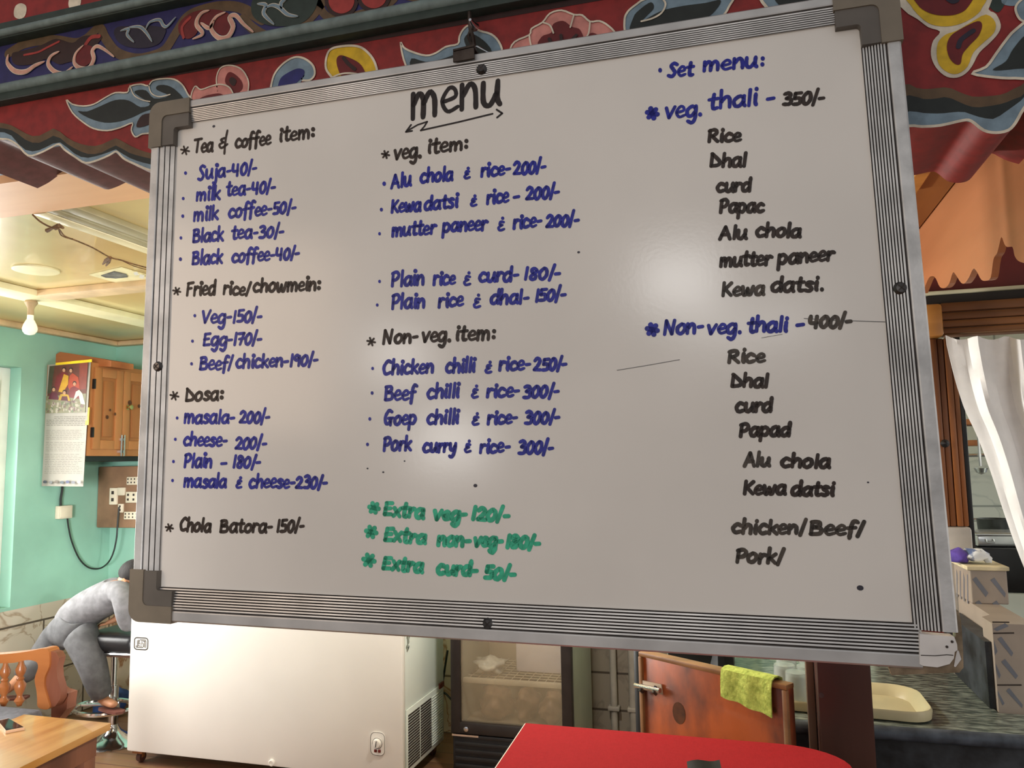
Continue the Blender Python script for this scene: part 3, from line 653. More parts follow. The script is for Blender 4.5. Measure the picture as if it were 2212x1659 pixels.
# ------------------------------------------------------------------ handwriting: a hand-drawn stroke alphabet
def _bowl(x=0.0): return [(.70 + x, .86), (.42 + x, 1.0), (.10 + x, .62), (.16 + x, .10), (.44 + x, .04), (.70 + x, .45)]
G = {
 'a': (.92, [_bowl(), [(.72, 1.0), (.70, .30), (.80, .0)]]), 'c': (.78, [[(.66, .82), (.36, 1.0), (.06, .5), (.28, .02), (.70, .16)]]),
 'd': (.92, [_bowl(), [(.76, 1.62), (.73, .8), (.74, .0)]]), 'e': (.76, [[(.10, .46), (.58, .60), (.56, .92), (.32, 1.0), (.05, .5), (.28, .02), (.70, .16)]]),
 'f': (.70, [[(.72, 1.48), (.48, 1.62), (.32, 1.2), (.28, .4), (.24, -.35)], [(.05, .80), (.60, .88)]]), 'g': (.92, [_bowl(), [(.74, 1.0), (.72, -.2), (.50, -.68), (.18, -.48)]]),
 'h': (.86, [[(.12, 1.62), (.10, 0)], [(.12, .5), (.42, .98), (.66, .78), (.68, 0)]]), 'i': (.40, [[(.20, 1.0), (.18, .3), (.24, 0)], [(.22, 1.42), (.25, 1.46)]]),
 'j': (.50, [[(.34, 1.0), (.32, -.2), (.22, -.6), (.02, -.5)], [(.36, 1.42), (.39, 1.46)]]), 'k': (.78, [[(.12, 1.62), (.10, 0)], [(.64, 1.0), (.16, .45)], [(.26, .52), (.68, 0)]]),
 'l': (.38, [[(.20, 1.62), (.16, 0)]]), 'm': (1.22, [[(.10, 1.0), (.10, 0)], [(.12, .55), (.34, .98), (.52, .7), (.52, 0)], [(.54, .55), (.78, .98), (.98, .7), (1.0, .0)]]),
 'n': (.86, [[(.10, 1.0), (.10, 0)], [(.12, .5), (.42, .98), (.64, .74), (.68, 0)]]), 'o': (.86, [[(.42, 1.0), (.10, .65), (.14, .14), (.44, .02), (.70, .4), (.64, .86), (.40, 1.0)]]),
 'p': (.88, [[(.12, 1.0), (.08, -.62)], [(.12, .75), (.44, 1.0), (.72, .6), (.50, .06), (.14, .16)]]), 'r': (.66, [[(.12, 1.0), (.10, 0)], [(.12, .55), (.36, .96), (.60, .88)]]),
 's': (.72, [[(.60, .88), (.34, 1.0), (.16, .74), (.46, .46), (.54, .16), (.30, .0), (.06, .12)]]), 't': (.66, [[(.34, 1.5), (.28, .5), (.34, .04), (.58, .08)], [(.04, .98), (.60, 1.04)]]),
 'u': (.90, [[(.10, 1.0), (.12, .2), (.38, .02), (.66, .5)], [(.70, 1.0), (.68, .3), (.80, .0)]]), 'v': (.82, [[(.06, 1.0), (.30, .02)], [(.30, .02), (.70, 1.05)]]),
 'w': (1.16, [[(.08, 1.0), (.18, .1), (.36, .06), (.52, .7)], [(.52, .8), (.62, .1), (.82, .1), (1.0, 1.0)]]), 'x': (.78, [[(.08, 1), (.66, 0)], [(.66, 1), (.08, 0)]]), 'y': (.86, [[(.08, 1.0), (.16, .3), (.42, .2), (.66, .7)], [(.70, 1.0), (.60, -.1), (.36, -.62), (.10, -.5)]]),
 'A': (1.05, [[(.06, 0), (.46, 1.5)], [(.46, 1.5), (.90, 0)], [(.20, .52), (.76, .56)]]), 'B': (.98, [[(.12, 1.42), (.10, 0)], [(.06, 1.4), (.56, 1.42), (.62, 1.02), (.16, .78)], [(.18, .78), (.74, .68), (.70, .1), (.08, .02)]]),
 'C': (.92, [[(.80, 1.28), (.48, 1.48), (.08, .8), (.30, .04), (.84, .2)]]), 'D': (1.0, [[(.14, 1.45), (.12, 0)], [(.10, 1.45), (.5, 1.0), (.84, .5), (.70, .12), (.12, .02)]]),
 'E': (.88, [[(.70, 1.42), (.16, 1.36)], [(.18, 1.38), (.12, .04)], [(.12, .74), (.60, .8)], [(.12, .04), (.72, .1)]]), 'F': (.88, [[(.76, 1.46), (.14, 1.38)], [(.18, 1.38), (.12, 0)], [(.14, .76), (.58, .82)]]),
 'G': (1.06, [[(.74, 1.34), (.40, 1.46), (.08, .8), (.20, .1), (.56, .14), (.66, .62)], [(.44, .64), (.92, .68)], [(.72, .66), (.70, -.1)]]), 'K': (.96, [[(.14, 1.45), (.12, 0)], [(.78, 1.4), (.18, .62)], [(.28, .72), (.82, .02)]]),
 'M': (1.2, [[(.10, 0), (.16, 1.4)], [(.16, 1.4), (.56, .4)], [(.56, .4), (.96, 1.4)], [(.96, 1.4), (1.02, 0)]]), 'N': (1.06, [[(.10, 0), (.18, 1.42)], [(.18, 1.42), (.70, .04)], [(.70, .04), (.86, 1.45)]]),
 'P': (.90, [[(.14, 1.40), (.12, 0)], [(.06, 1.34), (.50, 1.48), (.74, 1.1), (.50, .68), (.16, .62)]]), 'R': (.98, [[(.14, 1.40), (.12, 0)], [(.06, 1.34), (.54, 1.46), (.72, 1.1), (.46, .74), (.16, .70)], [(.30, .72), (.84, .0)]]),
 'S': (.88, [[(.76, 1.32), (.48, 1.5), (.24, 1.2), (.46, .76), (.62, .36), (.36, -.04), (.04, .10)]]), 'T': (.92, [[(.04, 1.40), (.92, 1.5)], [(.48, 1.45), (.40, 0)]]), 'V': (.95, [[(.06, 1.35), (.36, .0)], [(.36, .0), (.84, 1.45)]]),
 '0': (.82, [[(.42, 1.28), (.10, .80), (.14, .18), (.40, .02), (.68, .5), (.64, 1.1), (.42, 1.28)]]), '1': (.42, [[(.24, 1.38), (.16, 0)]]), '2': (.86, [[(.10, 1.08), (.36, 1.36), (.64, 1.08), (.46, .55), (.10, .08)], [(.10, .08), (.74, .06)]]),
 '3': (.82, [[(.10, 1.26), (.42, 1.38), (.62, 1.1), (.28, .74)], [(.28, .74), (.68, .6), (.56, .08), (.08, .06)]]), '4': (.94, [[(.12, 1.35), (.12, .6), (.66, .56)], [(.64, 1.3), (.60, .0)]]), '5': (.80, [[(.68, 1.34), (.20, 1.30)], [(.20, 1.30), (.16, .72)], [(.16, .72), (.58, .72), (.58, .14), (.08, .06)]]),
 '7': (.80, [[(.08, 1.28), (.66, 1.34)], [(.66, 1.34), (.32, 0)], [(.18, .64), (.66, .74)]]), '8': (.82, [[(.62, 1.12), (.38, 1.34), (.18, 1.06), (.56, .48), (.50, .08), (.22, .06), (.16, .4), (.60, .92), (.62, 1.12)]]), '9': (.82, [[(.62, 1.06), (.36, 1.34), (.10, .98), (.34, .70), (.62, 1.04)], [(.64, 1.2), (.60, 0)]]),
 '/': (.52, [[(.46, 1.62), (.12, -.14)]]), '-': (.66, [[(.12, .56), (.46, .60)]]), ':': (.46, [[(.24, .92), (.26, .95)], [(.24, .26), (.26, .29)]]), '.': (.44, [[(.18, .05), (.22, .07)]]),
 '&': (1.0, [[(.86, 1.62), (.70, .6), (.66, -.5)], [(.60, .95), (.24, .82), (.52, .56)], [(.46, .56), (.10, .36), (.34, .06), (.92, .36)]]), '~': (.70, [[(.58, .84), (.28, .92), (.22, .64), (.46, .54)], [(.40, .54), (.10, .30), (.26, .0), (.64, .08)], [(.46, 1.26), (.47, 1.30)]]),
 '*': (1.0, [[(.5, 1.0), (.46, .05)], [(.12, .72), (.86, .34)], [(.14, .28), (.84, .78)]]), ' ': (.6, []), '_': (.34, []),
}
INK = {'k': mat('brown_black_marker', hexc('#2b1d15', .7), .5, .25, 90), 'b': mat('blue_marker', hexc('#0e1062', .6), .45, .25, 90, color2=hexc('#191c7c', .6)),
       'g': mat('green_marker', hexc('#1d7a5c', .60), .5, .25, 60, color2=hexc('#2f9a78', .62)), 't': mat('black_title_marker', hexc('#1c100c', .7), .45, .2, 60), 'f': mat('faded_grey_marker', hexc('#3c332b', .62), .5, .3, 60)}
rng = random.Random(3)
def write(b, text, p0, p1, xh, ink, w=7.5, slant=0.10):
    tot = sum(G[c][0] for c in text); base = Vector((p0[0], p0[1])); d = Vector((p1[0] - p0[0], p1[1] - p0[1])); ln = d.length
    ex = d / ln; sc = ln / tot; ey = Vector((ex.y, -ex.x)); ey = (ey + Vector((0, -1))).normalized()
    x = 0.0
    for ch in text:
        wd, strokes = G[ch]; jx, jy, js = rng.uniform(-.03, .03), rng.uniform(-.05, .05), rng.uniform(.94, 1.06)
        wq = w * (.78 if ch in '~&e' else 1.0)
        for s in strokes:
            pts = spline([(u, v) for u, v in s], 5)
            px = []
            for p in pts:
                q = base + ex * ((x + p.x + jx) * sc) + ey * ((p.y * js + jy) * xh) + ex * (p.y * slant * xh)
                px.append(q)
            if (px[0] - px[-1]).length < 3 and len(px) < 4:
                m_ = (px[0] + px[-1]) / 2; r = wq * .56
                b.poly([Bp(m_.x + r * math.cos(a), m_.y + r * 1.1 * math.sin(a), .0006) for a in [k * .6283 for k in range(10)]], INK[ink]); continue
            P = [Bp(q.x, q.y, .0006) for q in px]
            n = len(P); W_ = [wq * rng.uniform(.92, 1.08) * .00084 * (1.0 if 0 < i < n - 1 else .9) for i in range(n)]
            b.ribbon(P, W_, BN, INK[ink])
        x += wd
def dot(b, px, py, r, ink): b.poly([Bp(px + r * math.cos(a), py + r * 1.25 * math.sin(a), .0006) for a in [k * .6283 for k in range(10)]], INK[ink])
def star(b, px, py, r, ink, w=5):
    for a in (0.2, 1.25, 2.3): b.ribbon([Bp(px - r * math.cos(a), py - r * math.sin(a), .0006), Bp(px, py, .0006), Bp(px + r * math.cos(a), py + r * math.sin(a), .0006)], w * .00084, BN, INK[ink])
LINES = [
 # column one: tea and coffee, fried rice, dosa
 [('*', 400, 325, 9, 'k'), ('Tea', 419, 329, 461, 327, 19, 'k'), ('&', 471, 322, 492, 320, 22, 'k'), ('coffee', 508, 319, 586, 311, 17.5, 'k'), ('item:', 603, 306, 681, 297, 18, 'k')],
 [('.', 401, 374, 3.2, 'b'), ('Suja-40/-', 427, 388, 557, 374, 18.5, 'b')],
 [('.', 396, 429, 3, 'b'), ('milk', 424, 433, 477, 430, 18, 'b'), ('tea-40/-', 489, 423, 596, 415, 18, 'b')],
 [('.', 395, 467, 3.2, 'b'), ('milk', 418, 477, 472, 474, 18, 'b'), ('coffee-50/-', 494, 470, 641, 459, 18, 'b')],
 [('.', 391, 514, 3, 'b'), ('Black', 416, 523, 483, 519, 18.5, 'b'), ('tea-30/-', 500, 516, 615, 511, 18, 'b')],
 [('.', 390, 560, 3.4, 'b'), ('Black', 415, 571, 481, 568, 18.5, 'b'), ('coffee-40/-', 501, 566, 648, 559, 18, 'b')],
 [('*', 382, 629, 8, 'k'), ('Fried', 402, 638, 466, 636, 18.5, 'k'), ('rice/', 482, 635, 540, 637, 17, 'k'), ('chowmein:', 547, 631, 693, 627, 18, 'k')],
 [('.', 421, 682, 3, 'b'), ('Veg-150/-', 436, 698, 567, 695, 18.5, 'b')],
 [('.', 416, 737, 3, 'b'), ('Egg-170/-', 438, 746, 567, 744, 18.5, 'b')],
 [('.', 414, 786, 3, 'b'), ('Beef/', 431, 798, 502, 798, 18, 'b'), ('chicken-190/-', 509, 795, 689, 789, 17.5, 'b')],
 [('*', 377, 855, 9, 'k'), ('Dosa:', 400, 865, 483, 864, 18, 'k')],
 [('.', 383, 903, 3, 'b'), ('masala-', 397, 914, 508, 914, 18, 'b'), ('200/-', 517, 914, 584, 913, 18.5, 'b')],
 [('.', 379, 949, 3, 'b'), ('cheese-', 396, 961, 492, 964, 18, 'b'), ('200/-', 507, 969, 577, 970, 18.5, 'b')],
 [('.', 375, 997, 3, 'b'), ('Plain', 397, 1008, 459, 1009, 18.5, 'b'), ('-', 474, 1011, 494, 1011, 18, 'b'), ('180/-', 502, 1010, 564, 1011, 18.5, 'b')],
 [('.', 373, 1038, 3, 'b'), ('masala', 397, 1052, 490, 1053, 18, 'b'), ('~', 509, 1054, 523, 1054, 17, 'b'), ('cheese-230/-', 538, 1053, 708, 1055, 18, 'b')],
 [('*', 366, 1140, 8, 'k'), ('Chola', 388, 1146, 456, 1149, 17.5, 'k'), ('Batora-', 475, 1149, 590, 1149, 17.5, 'k'), ('150/-', 597, 1149, 658, 1148, 18.5, 'k')],
 # title
 [('menu', 888, 256, 1084, 224, 50, 't')],
 # column two
 [('*', 833, 334, 8, 'k'), ('veg.', 851, 344, 912, 339, 19, 'k'), ('item:', 923, 332, 1013, 322, 19, 'k')],
 [('.', 830, 397, 4, 'b'), ('Alu', 845, 407, 889, 401, 19, 'b'), ('chola', 908, 394, 979, 389, 18, 'b'), ('~', 1002, 386, 1016, 384, 16, 'b'), ('rice-', 1038, 382, 1104, 376, 18, 'b'), ('200/-', 1109, 378, 1181, 371, 18.5, 'b')],
 [('.', 824, 453, 3.4, 'b'), ('Kewa', 845, 459, 910, 455, 18.5, 'b'), ('datsi', 916, 453, 990, 447, 18.5, 'b'), ('~', 1015, 445, 1030, 443, 16, 'b'), ('rice', 1051, 441, 1100, 436, 18, 'b'), ('-', 1107, 437, 1126, 435, 18, 'b'), ('200/-', 1136, 432, 1210, 425, 18.5, 'b')],
 [('.', 820, 505, 3, 'b'), ('mutter', 846, 511, 942, 504, 18.5, 'b'), ('paneer', 956, 501, 1053, 496, 18.5, 'b'), ('~', 1074, 499, 1090, 497, 19, 'b'), ('rice-', 1108, 494, 1172, 489, 18, 'b'), ('200/-', 1179, 491, 1252, 486, 18.5, 'b')],
 [('.', 820, 608, 3, 'b'), ('Plain', 845, 619, 917, 614, 19.5, 'b'), ('rice', 936, 616, 984, 613, 18, 'b'), ('~', 1000, 616, 1017, 615, 19, 'b'), ('curd-', 1034, 609, 1122, 606, 18.5, 'b'), ('180/-', 1131, 604, 1213, 603, 19, 'b')],
 [('.', 815, 659, 3, 'b'), ('Plain', 845, 668, 919, 664, 19.5, 'b'), ('rice', 947, 664, 1002, 660, 18, 'b'), ('~', 1021, 664, 1038, 662, 19, 'b'), ('dhal-', 1059, 657, 1144, 654, 18.5, 'b'), ('150/-', 1155, 651, 1224, 649, 19, 'b')],
 [('*', 802, 738, 8.5, 'k'), ('Non-', 827, 743, 904, 739, 19, 'k'), ('veg.', 911, 739, 976, 736, 19, 'k'), ('item:', 983, 735, 1071, 733, 19, 'k')],
 [('.', 805, 796, 3, 'b'), ('Chicken', 827, 809, 937, 805, 19, 'b'), ('chilli', 962, 805, 1027, 803, 18.5, 'b'), ('~', 1046, 805, 1062, 804, 18, 'b'), ('rice-', 1077, 800, 1148, 798, 18, 'b'), ('250/-', 1152, 801, 1226, 799, 19, 'b')],
 [('.', 804, 849, 3.2, 'b'), ('Beef', 830, 865, 898, 863, 19, 'b'), ('chilli', 922, 860, 993, 858, 18.5, 'b'), ('~', 1017, 860, 1033, 859, 18, 'b'), ('rice-', 1051, 858, 1124, 856, 18, 'b'), ('300/-', 1130, 859, 1209, 858, 19, 'b')],
 [('.', 799, 905, 3.2, 'b'), ('Goep', 830, 917, 900, 916, 19, 'b'), ('chilli', 922, 915, 992, 914, 18.5, 'b'), ('~', 1018, 917, 1035, 916, 18.5, 'b'), ('rice-', 1053, 916, 1119, 914, 18, 'b'), ('300/-', 1133, 916, 1210, 914, 19, 'b')],
 [('.', 794, 960, 3.2, 'b'), ('Pork', 827, 974, 889, 972, 19, 'b'), ('curry', 914, 977, 986, 975, 18, 'b'), ('~', 1002, 977, 1017, 976, 17.5, 'b'), ('rice-', 1036, 978, 1103, 976, 18, 'b'), ('300/-', 1119, 981, 1197, 979, 19, 'b')],
 [('v', 808, 1097, 10, 'g'), ('Extra', 828, 1112, 917, 1119, 18, 'g'), ('veg-', 936, 1122, 1010, 1123, 18, 'g'), ('120/-', 1018, 1122, 1102, 1126, 18.5, 'g')],
 [('v', 802, 1149, 11, 'g'), ('Extra', 829, 1166, 921, 1174, 18, 'g'), ('non-', 944, 1178, 1018, 1180, 18, 'g'), ('veg-', 1023, 1180, 1087, 1181, 18, 'g'), ('180/-', 1092, 1182, 1169, 1185, 18.5, 'g')],
 [('v', 797, 1210, 12, 'g'), ('Extra', 826, 1228, 915, 1236, 18, 'g'), ('curd-', 944, 1240, 1034, 1243, 18, 'g'), ('50/-', 1046, 1249, 1115, 1252, 18.5, 'g')],
 # column three: set menus
 [('.', 1426, 152, 4.2, 'b'), ('Set', 1443, 166, 1498, 162, 19, 'b'), ('menu:', 1518, 154, 1653, 144, 20, 'b')],
 [('v', 1409, 245, 11, 'b'), ('veg.', 1436, 256, 1520, 249, 22, 'b'), ('thali', 1530, 237, 1639, 226, 22, 'b'), ('-', 1653, 226, 1678, 223, 20, 'b'), ('350/-', 1690, 227, 1784, 223, 19, 'k')],
 [('Rice', 1529, 307, 1602, 304, 17.5, 'k')], [('Dhal', 1534, 360, 1612, 359, 18, 'k')], [('curd', 1548, 414, 1622, 413, 18, 'k')], [('Papac', 1554, 460, 1650, 457, 18.5, 'k')],
 [('Alu', 1554, 517, 1614, 515, 18, 'k'), ('chola', 1633, 511, 1731, 512, 18, 'k')],
 [('mutter', 1555, 576, 1667, 571, 18.5, 'k'), ('paneer', 1680, 570, 1803, 562, 18.5, 'k')],
 [('Kewa', 1559, 639, 1652, 636, 18.5, 'f'), ('datsi.', 1665, 630, 1782, 627, 19, 'k')],
 [('v', 1409, 712, 11, 'b'), ('Non-', 1433, 722, 1521, 718, 20, 'b'), ('veg.', 1528, 721, 1604, 718, 19, 'b'), ('thali', 1613, 717, 1703, 715, 19, 'b'), ('-', 1718, 714, 1743, 712, 19, 'b'), ('400/-', 1746, 708, 1841, 706, 18.5, 'f')],
 [('Rice', 1572, 783, 1653, 781, 18, 'f')], [('Dhal', 1579, 835, 1660, 836, 18, 'k')], [('curd', 1589, 890, 1668, 889, 18, 'k')], [('Papad', 1597, 942, 1708, 941, 18.5, 'k')],
 [('Alu', 1607, 1006, 1664, 1006, 18, 'f'), ('chola', 1687, 1008, 1794, 1010, 18, 'k')],
 [('Kewa', 1605, 1067, 1699, 1068, 18.5, 'k'), ('datsi', 1708, 1069, 1802, 1070, 18.5, 'k')],
 [('chicken/', 1581, 1151, 1739, 1153, 18.5, 'f'), ('Beef/', 1748, 1154, 1866, 1156, 18.5, 'f')],
 [('Pork/', 1589, 1213, 1691, 1218, 19, 'f')],
]
for ln in LINES:
    b = MB()
    for it in ln:
        if len(it) == 5:
            k, x, y, r, ink = it
            if k == '.': dot(b, x, y, r, ink)
            elif k == '*': star(b, x, y, r, ink)
            else: star(b, x, y, r, ink, 11)
        else:
            t, xa, ya, xb_, yb_, xh, ink = it
            write(b, t, (xa, ya), (xb_, yb_), xh, ink, {'t': 13.0, 'g': 10.5}.get(ink, 8.2))
    if ln[0][0] == 'menu':
        for pts, w in (([(923, 263), (902, 270), (878, 284)], 4), ([(877, 285), (888, 270)], 4.5), ([(877, 285), (890, 283)], 4.5), ([(923, 263), (917, 273), (909, 282)], 4), ([(909, 282), (990, 264), (1064, 246)], 4.2), ([(1073, 237), (1085, 245)], 4.5), ([(1085, 245), (1074, 254)], 4.5)):
            b.ribbon([Bp(x, y, .0006) for x, y in pts], w * .00084, BN, INK['t'])
    b.build('handwritten_line', panel, False)

# the bulldog clip and wire that hold the board
M_rust = mat('rusty_clip_steel', hexc('#3a312b', .52), .5, .4, 25, metal=.5, color2=hexc('#241a14', .52), bump=.2)
cl = thing('binder_clip', 'dark rusty clip gripping the top edge of the whiteboard frame', 'clip', Bp(1008, 142, .0))
b = MB()
b.prism([Bp(986, 124, .016), Bp(1030, 114, .016), Bp(1032, 138, .018), Bp(987, 146, .018)], BN * .004, M_rust)
b.prism([Bp(986, 122, .020), Bp(1030, 112, .020), Bp(1030, 112, -.022), Bp(986, 122, -.022)], Vector((0, 0, .004)), M_rust)
b.build('jaw', cl, True, 30)
b = MB(); b.tube([Bp(993, 117, -.004), Bp(1012, 97, -.012), Bp(1020, 92, -.014)], .0022, M_chrome, 6); b.tube([Bp(1040, 119, .0), Bp(1053, 110, -.006), Bp(1026, 92, -.014), Bp(1020, 94, -.014)], .002, M_chrome, 6); b.build('wire_handle', cl)
wr = thing('hanging_wire', 'dark twisted wire tying the clip to the painted cornice', 'wire', Yp(1016, 62, YF - .012))
b = MB(); b.tube(spline([Bp(1020, 98, -.012), Yp(1022, 84, 1.385), Yp(1017, 66, 1.392), Yp(1015, 50, 1.395), Yp(1014, 26, 1.398)], 4), .0042, M_rust, 6)
b.tube(spline([Bp(1016, 92, -.012), Yp(1012, 80, 1.388), Yp(1016, 66, 1.39), Yp(1020, 56, 1.395)], 4), .0028, M_rust, 6); b.build('wire', wr)
b = MB(); b.lathe([(.008, 0), (.010, .002), (.006, .012), (.003, .03)], Yp(1026, 60, 1.40), M_chrome, 'y', 10); b.build('nail', wr)
# ------------------------------------------------------------------ things in the room at left
# hanging bulb
Zbb = ZC - .03
pb = Zp(66, 650, Zbb); bl = thing('light_bulb', 'bare bulb in a small holder hanging from the ceiling battens', 'bulb', pb)
def at_b(py): return Yp(65, py, pb.y)
zt, zh, zn, zb_ = pb.z, at_b(664).z, at_b(681).z, at_b(724).z
R_ = abs(Yp(82, 705, pb.y).x - Yp(49, 705, pb.y).x) / 2 * .70
cxb = Yp(65, 700, pb.y).x
b = MB(); b.lathe([(.0, zt), (.026, zt), (.030, zt - .010), (.018, zt - .03), (.014, zh - .01), (.015, zn), (0, zn)], (cxb, pb.y, 0), mat('beige_bulb_holder', hexc('#b39a78', .9), .5, .1), 'z', 20); b.build('holder', bl)
b = MB(); zc = zb_ + R_ * .95
b.lathe([(.014, zn), (.015, zn - .022), (R_ * .55, zc + R_ * 1.25), (R_ * .86, zc + R_ * .6), (R_, zc), (R_ * .92, zc - R_ * .4), (R_ * .62, zc - R_ * .78), (R_ * .3, zb_ + .002), (0, zb_)], (cxb, pb.y, 0), mat('frosted_bulb_glass', hexc('#f7ecd2', .95), .18, .03, emit=((1, .95, .82, 1), .35)), 'z', 24); b.build('globe', bl)
# round recessed light and torn ceiling hatch
rc = [Zp(x, y, ZC) for x, y in ((30, 582), (125, 582), (78, 571), (78, 594))]
cr = (rc[0] + rc[1]) / 2; rr = (rc[1] - rc[0]).length / 2
t = thing('ceiling_disc_light', 'round white flush ceiling light left of the torn hatch', 'ceiling light', (cr.x, cr.y, ZC - .006))
b = MB(); b.lathe([(0, -.003), (rr * .9, -.003), (rr * .985, -.002), (rr, 0), (rr, .004)], (cr.x, cr.y, ZC - .004), mat('pale_light_disc', hexc('#e6dcae', .95), .4, .05)); b.build('diffuser', t)
h = [Zp(x, y, ZC - .004) for x, y in ((192, 594), (262, 578), (330, 598), (322, 614), (258, 613))]
t = thing('ceiling_hatch', 'torn square ceiling hatch with peeling white edges and grey gap', 'hatch', Zp(262, 597, ZC - .006))
b = MB(); b.prism(h, (0, 0, .003), mat('peeling_cream_board', hexc('#ece3b4', .95), .5, .1, 14)); b.build('frame', t)
b = MB(); b.prism([Zp(x, y, ZC - .007) for x, y in ((218, 596), (246, 587), (272, 593), (276, 599), (250, 602), (228, 600))], (0, 0, .003), mat('grey_void', hexc('#6b6a62', .9), .8, .4, 20)); b.build('opening', t)
b = MB()
for q in ([(288, 590), (296, 588), (300, 594), (292, 595)], [(302, 593), (312, 596), (309, 603), (301, 600)], [(314, 600), (327, 602), (327, 606), (316, 606)]): b.prism([Zp(x, y, ZC - .012) for x, y in q], (0, 0, .003), M_upvc)
b.build('paint_flake', t)
# string with knots under the ceiling
M_str = mat('brown_string', hexc('#6f5238', .85), .9, .3, 60)
t = thing('ceiling_string', 'knotted brown string hanging slack under the ceiling beam', 'string', Zp(125, 495, ZC - .06))
zs = ZC - .05
b = MB(); P = [Zp(70, 463, ZC - .03), Zp(86, 478, zs), Zp(108, 490, zs - .01), Zp(126, 494, zs - .01), Zp(140, 510, zs), Zp(165, 520, zs), Zp(200, 535, zs), Zp(238, 556, zs), Zp(262, 562, zs), Zp(290, 571, zs), Zp(332, 582, ZC - .03)]
b.tube(spline(P, 4), .0028, M_str, 6); b.tube(spline([Zp(127, 497, zs), Zp(132, 508, zs - .004), Zp(145, 514, zs - .004), Zp(157, 516, zs)], 4), .0022, M_str, 6); b.tube(spline([Zp(262, 562, zs), Zp(290, 575, zs - .006), Zp(330, 586, zs)], 4), .002, M_str, 6); b.build('cord', t)
b = MB()
for q, r in (([(102, 498), (112, 493), (127, 488)], [.008, .005, .009]), ([(120, 492), (128, 487), (136, 492)], [.009, .008, .005]), ([(238, 556), (230, 562), (222, 571)], [.006, .008, .003]), ([(239, 556), (235, 566), (229, 574)], [.005, .006, .003])): b.tube([Zp(x, y, zs) for x, y in q], r, M_str, 6)
b.build('knot', t)

# wall cabinet of honey coloured wood on the left wall
M_cab = wood('honey_cabinet_wood', hexc('#cf8c56', 1.25), hexc('#b2733f', 1.25), 'z', 5, lo=.3, hi=.75)
M_cabd = wood('cabinet_panel_wood', hexc('#c27d47', 1.3), hexc('#9a5e32', 1.3), 'z', 6, lo=.3, hi=.75)
M_knot = mat('wood_knot', hexc('#5f3418', .95), .5, .3, 30)
XC = -3.69
y0c = Xp(196, 782, XC).y; zt = Xp(197, 782, XC).z; zb_ = Xp(183, 985, XC).z; y1c = YB - .02
cb = thing('wall_cabinet', 'honey coloured wooden wall cabinet with two panelled doors behind the calendar', 'cabinet', ((XL + XC) / 2, (y0c + y1c) / 2, zb_))
b = MB(); b.box2((XL + .001, y0c, zb_), (XC, y1c, zt), M_cab, .004); b.build('body', cb)
b = MB(); b.box2((XL + .001, y0c + .01, zb_ - .03), (XC - .02, y1c, zb_), M_black); b.build('underside', cb)
ysp = Xp(261, 880, XC).y
for k, (ya, yb2) in enumerate(((y0c + .022, ysp - .002), (ysp + .002, y1c - .02))):
    b = MB(); za, zc2 = zb_ + .04, zt - .03; fw = .055
    b.box2((XC, ya, za), (XC + .018, ya + fw, zc2), M_cab, .003); b.box2((XC, yb2 - fw, za), (XC + .018, yb2, zc2), M_cab, .003)
    b.box2((XC, ya + fw, za), (XC + .017, yb2 - fw, za + fw), M_cab, .003); b.box2((XC, ya + fw, zc2 - fw), (XC + .017, yb2 - fw, zc2), M_cab, .003)
    b.box2((XC + .001, ya + fw + .002, za + fw), (XC + .008, yb2 - fw - .002, zc2 - fw), M_cabd); b.box2((XC + .005, ya + fw + .02, za + fw + .02), (XC + .014, yb2 - fw - .02, zc2 - fw - .02), M_cabd, .005)
    for py, pz, r in (((.1, .42, .012), (.16, .46, .01), (.12, .5, .008)) if k == 0 else ((.05, .60, .016), (.13, .57, .012))):
        b.lathe([(0, .002), (r * .7, .0018), (r, 0)], (XC + .0185, ya + py, zb_ + pz * (zt - zb_)), M_knot, 'x', 10)
    d = b.build('door', cb)
    if k == 0:
        for zz in (za + .1, zc2 - .1):
            b = MB(); b.box2((XC + .0, ya - .006, zz - .03), (XC + .021, ya + .004, zz + .03), M_black, .002); b.build('hinge', d)
    else:
        b = MB(); b.lathe([(.016, 0), (.016, .004), (.007, .008), (.007, .016), (.018, .024), (.015, .032), (0, .034)], (XC + .017, ya + .035, (za + zc2) / 2 + .02), mat('brass', (.62, .46, .2, 1), .25, .1, metal=1.0), 'x', 14); b.build('knob', d)
b = MB()
for yy in (ysp - .012, ysp + .012): b.tube([(XC + .026, yy, zb_ + .0), (XC + .026, yy, zb_ + .13)], .005, M_chrome, 8); b.box2((XC + .002, yy - .009, zb_ + .02), (XC + .024, yy + .009, zb_ + .035), M_chrome); b.box2((XC + .002, yy - .009, zb_ + .095), (XC + .024, yy + .009, zb_ + .11), M_chrome)
b.build('bolt_latch', cb)
# board lying on the cabinet
b = MB(); pA = [Yp(x, y, y0c + .06) for x, y in ((117, 768), (130, 760), (205, 772), (240, 779), (240, 792), (117, 790))]
b.prism(pA, (0, .18, 0), wood('reddish_board', hexc('#a8673c', .9), hexc('#8a4c28', .9), 'x', 7)); o = b.build('wooden_board'); 
tag(o, 'reddish wooden board lying on top of the wall cabinet', 'board')
